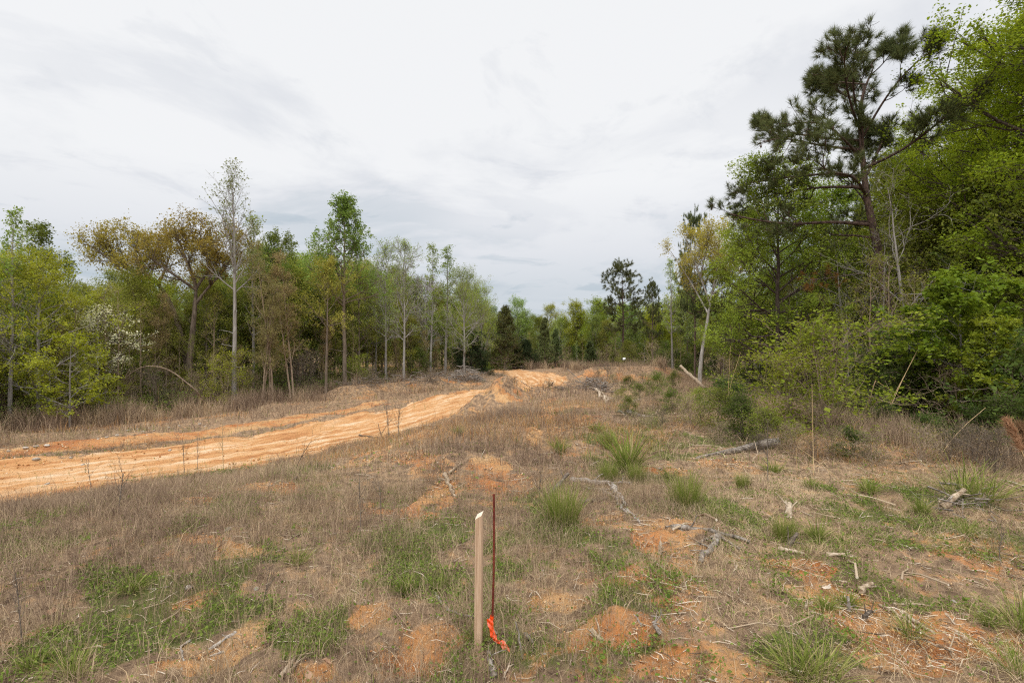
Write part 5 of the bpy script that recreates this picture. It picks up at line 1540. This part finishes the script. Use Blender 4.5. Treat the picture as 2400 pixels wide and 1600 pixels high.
across = nrm(np.cross(T, np.array([0, -1.0, 0.0])) + np.stack([0 * q[:, 0], 0.55 * np.sin(np.arange(34) * 0.42 + 0.6), 0 * q[:, 0]], -1))
wd = 0.0145 * (1 + 0.22 * np.sin(np.arange(34) * 0.55) + rng.normal(0, 0.05, 34)) * np.linspace(1.1, 0.8, 34)
wd[0], wd[-1] = 0.006, 0.006
cols = 6
k = np.linspace(-1, 1, cols)
V = q[:, None] + across[:, None] * (wd[:, None] * k[None])[..., None] + np.array([0, -1, 0]) * (0.006 * np.sin(k[None] * 3.5 + np.arange(34)[:, None] * 0.9) + rng.normal(0, .0018, (34, cols)))[..., None]
a = Acc()
i, j = np.meshgrid(np.arange(33), np.arange(cols - 1), indexing='ij')
a.add(V - q[0], np.stack([i * cols + j, i * cols + j + 1, (i + 1) * cols + j + 1, (i + 1) * cols + j], -1).reshape(-1, 4))
th = np.linspace(0, 2 * np.pi, 15)
kn = np.stack([np.stack([0.0095 * np.cos(th), 0.0095 * np.sin(th), np.full(15, z) + .002 * np.sin(3 * th)], -1) for z in (-.011, -.004, .004, .011)])
kn = kn * (1 + rng.normal(0, .06, kn.shape)) + (np.array([rb + (rt - rb) * ((1449 - 1508) / (1157 - 1508))])[None] - q[0])
i, j = np.meshgrid(np.arange(3), np.arange(14), indexing='ij')
a.add(kn, np.stack([i * 15 + j, i * 15 + j + 1, (i + 1) * 15 + j + 1, (i + 1) * 15 + j], -1).reshape(-1, 4))
o = obj('flagging_tape', a.mesh('flagging_tape', m, True))
o.location = q[0]
tag(o, 'crumpled fluorescent orange tape tied low round the rusty rod', 'flagging tape')

# ------------------------------------------------------------------ grass tufts one can count
def tuft_mesh(seed, n, hgt, wid, lean, rad, tmin, tmax, dead=0.12, droop=0.6):
    rng = np.random.default_rng(seed)
    a = Acc()
    ra = np.sqrt(rng.uniform(0, 1, n)) * rad
    th = rng.uniform(0, 6.28, n)
    x, y = ra * np.cos(th), ra * np.sin(th)
    ln = np.abs(rng.normal(lean, lean * 0.45, n)) * (0.35 + ra / rad)
    tn = rng.uniform(tmin, tmax, n)
    dd = rng.uniform(0, 1, n) < dead
    tn = np.where(dd, rng.uniform(0.92, 1.0, n), tn)
    ln = np.where(dd, ln * 1.8, ln)
    # three-piece blades so that they arch
    az = th + rng.normal(0, 0.5, n)
    dirv = np.stack([np.cos(az), np.sin(az), np.zeros(n)], -1)
    h = hgt * rng.uniform(0.5, 1.15, n)
    p = np.stack([x, y, np.full(n, -0.02)], -1)
    wa = az + 1.57 + rng.normal(0, 0.5, n)
    side = np.stack([np.cos(wa), np.sin(wa), np.zeros(n)], -1) * (wid * rng.uniform(.6, 1.3, n) * 0.5)[:, None]
    rows = [p]
    for s in range(1, 5):
        dv_ = nrm(dirv * (ln * (0.35 + droop * s * 0.55))[:, None] + np.array([0, 0, 1.0]) * (1 - droop * 0.22 * s * np.minimum(ln, 1.2))[:, None])
        p = p + dv_ * (h / 4)[:, None]
        rows.append(p)
    wk = [0.8, 1, 0.9, 0.6]
    V = []
    for s in range(4):
        V += [rows[s] - side * wk[s], rows[s] + side * wk[s]]
    V.append(rows[4])
    V = np.stack(V, 1)
    k = np.arange(n)[:, None] * 9
    quads = np.concatenate([k + np.array([[2 * s, 2 * s + 1, 2 * s + 3, 2 * s + 2]]) for s in range(3)])
    a.add(V, quads, k + np.array([[6, 7, 8]]), np.repeat(tn, 9))
    return a.mesh('grass_tuft', M['green_grass'])


TUFT = {
    'fan': tuft_mesh(1, 190, 0.62, 0.012, 0.55, 0.10, 0.15, 0.75, 0.22),
    'brush': tuft_mesh(2, 520, 0.55, 0.006, 0.28, 0.17, 0.30, 0.88, 0.20),
    'loose': tuft_mesh(3, 150, 0.50, 0.008, 0.75, 0.14, 0.2, 0.88, 0.32),
    'dark': tuft_mesh(4, 120, 0.34, 0.016, 0.65, 0.08, 0.0, 0.45, 0.05),
    'low': tuft_mesh(5, 160, 0.30, 0.010, 0.8, 0.12, 0.15, 0.8, 0.15),
}
TU = [
    ('fan', 1312, 1062, 1018, 'fan-shaped green grass tuft standing alone beyond the leaning dark stick'),
    ('low', 1383, 1080, 1058, 'small green grass tuft right of the fan-shaped tuft'),
    ('brush', 1425, 1050, 1005, 'pale green grass clump behind the largest green clump'),
    ('fan', 1472, 1100, 1000, 'largest tall green grass clump in the middle of the clearing'),
    ('brush', 1425, 1128, 1080, 'bright green mound of grass at the foot of the largest clump'),
    ('brush', 1490, 1130, 1085, 'narrow bright green grass bunch right of the bright green mound'),
    ('dark', 1568, 1125, 1096, 'dark broad-leaved green tuft between the two bright grass clumps'),
    ('brush', 1608, 1190, 1110, 'bright yellow-green brush-like grass clump right of the broken branches'),
    ('loose', 1680, 1215, 1185, 'faint yellow-green grass wisps below the brush-like clump'),
    ('brush', 1318, 1230, 1135, 'upright green grass wisps beside the leaning dark stick'),
    ('brush', 1838, 1265, 1210, 'bright lime grass clump in front of the pale round stub'),
    ('fan', 1916, 1270, 1212, 'dark green grass clump right of the bright lime one'),
    ('low', 2038, 1152, 1122, 'short dense green tuft in the straw, before the thicket'),
    ('loose', 2255, 1165, 1075, 'wide long-bladed yellow-green grass clump below the thicket at right'),
    ('loose', 2305, 1175, 1090, 'second long-bladed clump merging with the wide yellow-green one'),
    ('fan', 2160, 1208, 1165, 'spiky grass tuft left of the pale crossed branch'),
    ('low', 1815, 1108, 1078, 'low green tuft beside the hollow log'),
    ('low', 1900, 1142, 1120, 'small tuft left of the short dense one'),
    ('loose', 1925, 1600, 1490, 'long thin-bladed bright grass clump at the bottom edge'),
    ('loose', 1865, 1595, 1500, 'second thin-bladed grass clump left of the bright one at the bottom edge'),
    ('loose', 2390, 1585, 1500, 'yellow-green grass clump in the bottom right corner'),
    ('loose', 2400, 1480, 1390, 'thin green grass clump at the right edge above the corner'),
    ('dark', 948, 1395, 1352, 'broad-bladed green tuft left of the curved root'),
    ('dark', 1032, 1385, 1345, 'broad-bladed green tuft above the curved root, near the stake'),
    ('low', 1985, 1420, 1385, 'small tuft on the clay right of the white leaf'),
    ('low', 1935, 1430, 1405, 'small weedy green tuft just below the white leaf'),
    ('loose', 2130, 1490, 1460, 'sparse grass blades beside the split tan branch'),
    ('low', 2320, 1470, 1440, 'small green tuft right of the red clay'),
    ('low', 1120, 1500, 1480, 'green weed tuft at the foot of the wooden stake'),
    ('dark', 1440, 1390, 1365, 'flat dark green rosette on the dirt hump'),
    ('low', 75, 1570, 1545, 'low green rosette in the bottom left corner'),
    ('loose', 165, 1595, 1545, 'thin grass tuft right of the corner rosette'),
    ('low', 310, 1385, 1350, 'small broad-leaved green plant in the dead grass at left'),
    ('loose', 700, 1320, 1280, 'loose green grass wisps left of the wooden stake'),
    ('loose', 2265, 1255, 1225, 'two broad green blades in straw at the right'),
    ('low', 1400, 1010, 988, 'small yellowish tuft behind the pale green clump'),
    ('brush', 1740, 1145, 1118, 'thin green bunch in straw below the hollow log'),
    ('fan', 1075, 1020, 1003, 'small dark tuft by the thin pale stick near the track'),
]
for i, (k, u, vb, vt, lab) in enumerate(TU):
    g = ground_at(u, vb)
    H0 = {'fan': .58, 'brush': .52, 'loose': .42, 'dark': .30, 'low': .24}[k]
    s = max(0.35, (vb - vt) / FPX * g[1] / H0 * 1.05)
    o = obj('grass_tuft', TUFT[k].copy() if False else TUFT[k])
    o.location = g
    o.rotation_euler = (0, 0, i * 1.7)
    o.scale = (s, s, s)
    tag(o, lab, 'grass tuft')

# ------------------------------------------------------------------ dead weed stalks, canes, saplings
def stalk(name, label, cat, pts, rad, mat, seed, twigs=8, tl=0.18, group=None, head=False):
    rng = np.random.default_rng(seed)
    q, y0 = polyline(pts)
    q = resample(q, 14)
    o0 = q[0].copy()
    q = q - o0
    a = Acc()
    P, R = q[None], np.linspace(rad, rad * 0.45, 14)[None]
    tubes(a, P, R, 5)
    if twigs:
        s1, r1_, _ = spawn(P, R, twigs, rng, 0.3, 0.98, 0.6, 0.2, tl, 5, 0.3, 0.12, 0.55)
        tubes(a, s1, np.maximum(r1_, .0008), 4)
        s2, r2_, _ = spawn(s1, r1_, 3, rng, 0.3, 1.0, 0.6, 0.2, tl * 0.45, 4, 0.3, 0.15, 0.6)
        tubes(a, s2, np.maximum(r2_, .0006), 3)
    o = obj(name, a.mesh(name, M[mat], True))
    o.location = o0
    tag(o, label, cat, group)
    return o, q, o0


WE = [
    ((52, 1515), (45, 1430, .05), (36, 1342, .1), .004, 'tall thin dead stalk nearest the left edge of the foreground'),
    ((278, 1202), (282, 1155, .05), (290, 1108, .1), .006, 'dark dead stalk standing in grass just below the track at left'),
    ((214, 1150), (208, 1105, .1), (202, 1075, .2), .006, 'thin dead stalk against the track left of the dark one'),
    ((432, 1108), (430, 1065, .1), (428, 1025, .2), .007, 'dead stalk against the pale track with fine side twigs'),
    ((462, 1105), (464, 1065, .1), (462, 1015, .2), .006, 'second dead stalk right beside the one with fine side twigs'),
    ((523, 1100), (522, 1050, .1), (520, 985, .2), .009, 'tawny feathery dead weed standing before the track'),
    ((690, 1105), (708, 1065, .1), (730, 1032, .2), .006, 'slanted dead stalk leaning right in front of the track'),
    ((845, 1255), (844, 1180, .1), (842, 1112, .2), .005, 'tall thin dead stalk in the middle of the dry grass'),
    ((893, 1215), (892, 1170, .1), (888, 1130, .2), .005, 'shorter dead stalk right of the tall one in the dry grass'),
    ((608, 1450), (622, 1390, .05), (632, 1330, .1), .003, 'thin branched dead weed above the pale clay at lower left'),
    ((912, 1030), (908, 985, .1), (905, 950, .2), .010, 'dark brown branched dead weed beside the dead branch'),
    ((935, 1030), (934, 990, .1), (938, 955, .2), .009, 'dark upright dead weed at the track bend'),
    ((1800, 1130), (1798, 1050, .3), (1800, 985, .4), .006, 'thin upright stem in front of the thicket'),
    ((1268, 1180), (1262, 1150, .1), (1270, 1110, .2), .005, 'brown bushy dead weed left of the leaning dark stick'),
    ((2348, 1330), (2340, 1290, .1), (2352, 1250, .2), .004, 'thin dead stalk in straw near the right edge'),
]
for i, (a_, b_, c_, r_, lab) in enumerate(WE):
    stalk('dead_weed', lab, 'weed', [a_, b_, c_], r_, 'wood_dark' if 'tawny' not in lab else 'straw_stem', 900 + i, 12, 0.02 + r_ * 28)

CA = [
    ([(2062, 1020), (2100, 920, .3), (2154, 812, .6)], .014, 'longest tan cane leaning right against the dark right wood'),
    ([(2056, 1020), (2092, 930, .3), (2148, 828, .6)], .011, 'second long tan cane close beside the longest one'),
    ([(2022, 1010), (2030, 950, .2), (2052, 890, .3)], .010, 'broken tan cane left of the longest one'),
    ([(2051, 990), (2066, 945, .2), (2082, 900, .3)], .009, 'short tan cane between the broken and the longest cane'),
    ([(2052, 892), (2090, 915, 0), (2125, 942, .2)], .007, 'bent-over tan cane top crossing the longest cane'),
    ([(1907, 1115), (1905, 1020, .3), (1903, 900, .5)], .007, 'tall straight thin cane in front of the feathery green trees'),
    ([(1705, 1000), (1706, 930, .2), (1712, 810, .3)], .009, 'thin pale reed left of the vine thicket'),
    ([(1698, 985), (1712, 900, .2), (1736, 825, .4)], .008, 'slanting pale reed crossing the thin upright one'),
    ([(2195, 1080), (2245, 1010, .3), (2310, 955, .5)], .010, 'grey-brown cane slanting over the dark honeysuckle'),
    ([(1990, 1150), (1930, 1090, .1), (1868, 1046, .2)], .008, 'tan grass cane bent down over the straw'),
    ([(1868, 1110), (1867, 1080, .05), (1867, 1048, .1)], .006, 'short upright tan cane at the tip of the bent one'),
    ([(372, 965), (371, 920, .2), (370, 895, .3)], .018, 'tan reed standing at the edge of the left wood'),
    ([(352, 960), (352, 915, .2), (349, 880, .3)], .016, 'thin tan reed left of the thicker reed at the left wood'),
    ([(300, 955), (304, 915, .2), (310, 880, .3)], .016, 'slanting tan reed among brown weeds at the left wood'),
]
for i, (pts, r_, lab) in enumerate(CA):
    if len(pts[0]) == 2 and 'bent-over' in lab:
        q0 = ground_at(2062, 1020)
        pts = [(2040, 1022)] + [(u, v, d + .1) for (u, v, *d_) in pts for d in [(d_[0] if d_ else 0)]]
        pts = pts[1:]
        qq_ = resample([at(u, v, q0[1] + .1 + d) for u, v, d in pts], 12)
        a = Acc()
        # the rest of this cane runs down to the ground
        qq_ = np.vstack([resample([ground_at(2020, 1012), at(2034, 950, q0[1] + .1), qq_[0]], 10), qq_[1:]])
        tubes(a, (qq_ - qq_[0])[None], np.linspace(r_, r_ * .6, len(qq_))[None], 6)
        o = obj('dry_cane', a.mesh('dry_cane', M['straw_stem'], True))
        o.location = qq_[0]
        tag(o, lab, 'cane')
        continue
    stalk('dry_cane', lab, 'cane', pts, r_ * .62, 'straw_stem', 950 + i, 0)

# seed-headed grass stems at the right edge
for i, (pts, lab) in enumerate([([(2425, 1130), (2400, 1070, 0), (2364, 985, .1)], 'brown seed-headed grass stem leaning left at the right edge'),
                                ([(2430, 1125), (2408, 1060, 0), (2392, 995, .1)], 'second brown seed-headed stem beside the leaning one at the right edge')]):
    o, q, o0 = stalk('seed_stem', lab, 'grass stem', pts, .007, 'straw_stem', 970 + i, 0)
    hd = Acc()
    rng = np.random.default_rng(31 + i)
    needles(hd, q[-6:][rng.integers(0, 6, 60)] + rng.normal(0, .02, (60, 3)), np.repeat(nrm((q[-1] - q[-4])[None]), 60, 0), 10, .10, .004, rng, .45)
    obj('seed_head', hd.mesh('seed_head', M['rust_head'] if 'rust_head' in M else M['tan']), o)

# sapling bent over into an arch
q = resample([np.array(ground_at(250, 965)), at(290, 888, 20.3), at(324, 861, 20.3), at(362, 856, 20.4), at(402, 868, 20.5), at(435, 895, 20.6), at(464, 917, 20.7), ground_at(485, 958)], 30)
a = Acc()
tubes(a, (q - q[0])[None], np.linspace(.018, .034, 30)[None], 6)
s1, r1_, _ = spawn((q - q[0])[None], np.full((1, 30), .015), 22, rng, .1, .8, .9, .3, .55, 6, .1, .2, .6)
tubes(a, s1, np.maximum(r1_, .004), 4)
o = obj('bent_sapling', a.mesh('bent_sapling', M['bark_tan'], True))
o.location = q[0]
tag(o, 'bare sapling bent over into an arch before the golden oaks', 'sapling')

# ------------------------------------------------------------------ stones, dead leaves, notice
def stone_mesh(seed):
    rng = np.random.default_rng(seed)
    n1_, n2_ = 9, 12
    th = np.linspace(0.02, np.pi - 0.02, n1_)
    ph = np.arange(n2_) * 2 * np.pi / n2_
    d = np.stack([np.sin(th)[:, None] * np.cos(ph), np.sin(th)[:, None] * np.sin(ph), np.cos(th)[:, None] + 0 * ph], -1)
    pl = nrm(rng.normal(0, 1, (9, 3)))
    r = np.min(np.where((d @ pl.T) > .2, rng.uniform(.62, .95, 9) / np.maximum(d @ pl.T, .2), 1.2), -1)
    V = d * np.minimum(r, 1.1)[..., None] * np.array([1.0, 0.75, 0.5])
    a = Acc()
    i, j = np.meshgrid(np.arange(n1_ - 1), np.arange(n2_), indexing='ij')
    a.add(V, np.stack([i * n2_ + j, (i + 1) * n2_ + j, (i + 1) * n2_ + (j + 1) % n2_, i * n2_ + (j + 1) % n2_], -1).reshape(-1, 4))
    return a.mesh('stone', M['stone'])


M['stone'] = mat_wood('stone', [(0.3, (0.20, 0.16, 0.12)), (0.5, (0.38, 0.33, 0.27)), (0.7, (0.55, 0.50, 0.44))], (8, 8, 8), .6)
SM = [stone_mesh(40 + i) for i in range(4)]
rng = np.random.default_rng(66)
k = 0
for (u, v) in [(300, 1010), (322, 1006), (336, 1012), (350, 1003), (362, 1009), (275, 1020), (250, 1026), (230, 1030), (85, 1048), (60, 1052), (20, 1058), (395, 1002), (420, 998), (468, 994), (480, 1000), (345, 1020), (110, 1046)]:
    g = ground_at(u, v)
    o = obj('stone', SM[k % 4])
    o.location = g + np.array([0, 0, .01])
    s = rng.uniform(.035, .09)
    o.scale = (s, s, s * .8)
    o.rotation_euler = (rng.uniform(-.2, .2), rng.uniform(-.2, .2), rng.uniform(0, 6))
    tag(o, 'pale stone in the row along the far side of the sandy strip', 'stone', 'stones beside the sandy strip')
    k += 1
for (u, v, s, lab) in [(84, 1078, .11, 'whitish stone on the dirt lip at the far edge of the track'), (194, 1090, .08, 'small upright pale stone in the middle of the track'), (398, 1056, .07, 'small pale stone on the far lip of the track'),
                       (166, 1074, .06, 'tiny grey stone on the far lip of the track'), (443, 1380, .045, 'grey knobby stone above the pale clay patch'), (391, 1378, .022, 'small whitish pebble left of the knobby stone'),
                       (740, 1068, .05, 'flat white stone in dry grass beside the track'), (1272, 1340, .02, 'white pebble behind the rusty rod'), (1410, 1341, .016, 'round white pebble at the top of the dirt hump'),
                       (1278, 1538, .018, 'white pebble in the clay hollow right of the tape'), (1545, 1098, .035, 'white stone beside the dark broad-leaved tuft'), (535, 1242, .045, 'flat grey stone on the bare patch in the dry grass'),
                       (1295, 1062, .05, 'pale stone at the foot of the fan-shaped tuft'), (2236, 1410, .03, 'round tan stone right of the smooth pale stick'), (2172, 1461, .02, 'reddish clod of stone on the red clay'), (110, 1135, .08, 'low brown stone on the track near its left end'),
                       (600, 1385, .03, 'tan stone in weeds below the dead grass')]:
    g = ground_at(u, v)
    o = obj('stone', SM[k % 4])
    s *= .72
    o.location = g + np.array([0, 0, s * .1])
    o.scale = (s, s, s)
    o.rotation_euler = (0.1, 0.2, k * 1.3)
    tag(o, lab, 'stone')
    k += 1


def leaf_mesh(seed):
    rng = np.random.default_rng(seed)
    n = 9
    t = np.linspace(0, 1, n)
    wv = 0.42 * np.sin(np.pi * t ** 0.8) * (1 + 0.25 * np.cos(t * 19)) + 0.01
    c = np.stack([t - .5, 0 * t, 0.30 * (t - .5) ** 2 + .05 * np.sin(t * 7)], -1)
    V = np.stack([c + np.stack([0 * t, -wv, .28 * wv + rng.normal(0, .03, n)], -1), c, c + np.stack([0 * t, wv, .4 * wv + rng.normal(0, .03, n)], -1)], 1)
    a = Acc()
    i, j = np.meshgrid(np.arange(n - 1), np.arange(2), indexing='ij')
    a.add(V, np.stack([i * 3 + j, (i + 1) * 3 + j, (i + 1) * 3 + j + 1, i * 3 + j + 1], -1).reshape(-1, 4), None, rng.uniform(.2, .8))
    return a


M['dead_leaf'] = mat_ramp('dead_leaf', [(0, (0.20, 0.11, 0.065)), (0.5, (0.33, 0.20, 0.125)), (1, (0.45, 0.32, 0.22))], .2)
M['pale_leaf'] = mat_ramp('pale_leaf', [(0, (0.50, 0.42, 0.33)), (1, (0.62, 0.54, 0.45))], .1)
for i, (u, v, s, mt, lab) in enumerate([(253, 1346, .10, 'dead_leaf', 'curled brown oak leaf caught in dead grass at left'), (122, 1448, .12, 'dead_leaf', 'pinkish brown curled leaf in the grass near the left edge'), (628, 1480, .085, 'dead_leaf', 'upright brown curled leaf in green weeds left of the stake'),
                                        (765, 1566, .085, 'dead_leaf', 'large brown dead leaf in weeds at the bottom, left of the stake'), (723, 1593, .08, 'dead_leaf', 'tan dead leaf at the bottom edge beside the frayed root'), (1940, 1392, .13, 'pale_leaf', 'ragged white bark flake on the clay right of the dirt hump'),
                                        (1866, 1592, .10, 'pale_leaf', 'white lobed dead leaf at the bottom edge under the bright grass'), (2160, 1558, .06, 'dead_leaf', 'small tan dead leaf on the red clay at the bottom right'), (2245, 1558, .07, 'dead_leaf', 'flat tan leaf farther right on the red clay')]):
    g = ground_at(u, v)
    o = obj('dead_leaf', leaf_mesh(80 + i).mesh('dead_leaf', M[mt], True))
    s *= .62
    o.location = g + np.array([0, 0, .025])
    o.scale = (s, s * .8, s * 1.3)
    o.rotation_euler = (0.4 * ((i % 3) - 1), -.5 + .3 * (i % 4), i * 2.1)
    tag(o, lab, 'dead leaf')

m, nn, l = new_mat('white_paint')
out = N(nn, 'ShaderNodeOutputMaterial')
bs = N(nn, 'ShaderNodeBsdfPrincipled', inp={'Base Color': (.74, .74, .72, 1), 'Roughness': .6})
l.new(bs.outputs[0], out.inputs[0])
a = Acc()
V = np.array([(x, y, z) for x in (-.12, .12) for y in (-.01, .01) for z in (-.11, .11)])
a.add(V, [(0, 1, 3, 2), (4, 6, 7, 5), (0, 4, 5, 1), (2, 3, 7, 6), (0, 2, 6, 4), (1, 5, 7, 3)])
o = obj('notice', a.mesh('notice', m))
o.location = at(1463, 841, 43.5)
tag(o, 'small square white notice on the trunk of the tall free-standing pine', 'notice')

# ------------------------------------------------------------------ heaps of cleared brush
def brush(name, label, u0, u1, Yf, n, r, hh, L, rad, seed, width=0.8):
    rng = np.random.default_rng(seed)
    a = Acc()
    u = rng.uniform(u0, u1, n)
    Y = Yf(u) + rng.normal(0, width * .5, n)
    x = (u - 1200) / FPX * Y
    e = 1 - np.abs((u - (u0 + u1) / 2) / ((u1 - u0) / 2)) ** 2
    z = height(x, Y) + rng.uniform(0, 1, n) ** 1.2 * hh * (0.3 + e)
    az = rng.normal(0, .9, n)
    d = np.stack([np.cos(az), np.sin(az), rng.normal(0, .28, n)], -1) * (L * rng.gamma(3, .33, n))[:, None] * .5
    c = np.stack([x, Y, z], -1)
    P = np.stack([c - d, c - d * .3 + rng.normal(0, .03, (n, 3)), c + d * .35 + rng.normal(0, .03, (n, 3)), c + d], 1)
    R = (rad * rng.gamma(2.5, .4, n))[:, None] * np.array([[1, .9, .7, .4]])
    tubes(a, P, np.maximum(R, rad * .3), 5, None, True)
    return tag(obj(name, a.mesh(name, M['wood_old'], True)), label, 'brush pile', kind='stuff')


brush('brush_pile', 'heap of grey cleared branches and sticks left of the track', 1065, 1130, lambda u: np.interp(u, [1065, 1130], [33.5, 34.5]), 150, .4, .70, .95, .018, 61)
brush('brush_pile', 'low windrow of grey dead branches along the left of the track', 800, 1075, lambda u: np.interp(u, [800, 1075], [26.5, 33.5]), 170, .4, .32, 0.9, .014, 62, 1.4)
brush('brush_pile', 'grey dead roots and branches on the ridge before the far track', 1210, 1340, lambda u: np.interp(u, [1210, 1340], [20.5, 22.0]), 120, .4, .28, .55, .011, 63)
brush('brush_pile', 'small heap of sticks by the pale fallen log', 1365, 1425, lambda u: np.interp(u, [1365, 1425], [19.5, 16.0]), 60, .4, .3, .7, .018, 64)
brush('brush_pile', 'scattered grey twigs beneath the pale crossed branch at right', 2190, 2330, lambda u: np.interp(u, [2190, 2330], [5.1, 5.0]), 30, .2, .10, .35, .005, 65, .4)
for (u, Y, H, lab, var) in [(1180, 19.4, .75, 'brown twiggy bush on the dirt heap beside the track bend', 0), (1205, 19.9, .6, 'second brown twiggy bush right of the one on the dirt heap', 1), (1290, 21.2, .55, 'dead twiggy bush on the ridge before the far track', 0),
                            (1425, 30, 1.1, 'brown twiggy bush at the right edge of the far track', 1), (1400, 20, .6, 'low twiggy bush left of the pale fallen log', 0), (870, 27.5, .9, 'brown twiggy bush on the brush windrow', 0), (1010, 31, .8, 'brown twiggy bush beside the heap of branches', 1)]:
    plant('shrub_dead', (u - 1200) / FPX * Y, Y, H, lab, name='shrub', cat='shrub', var=var, sx=1.2)
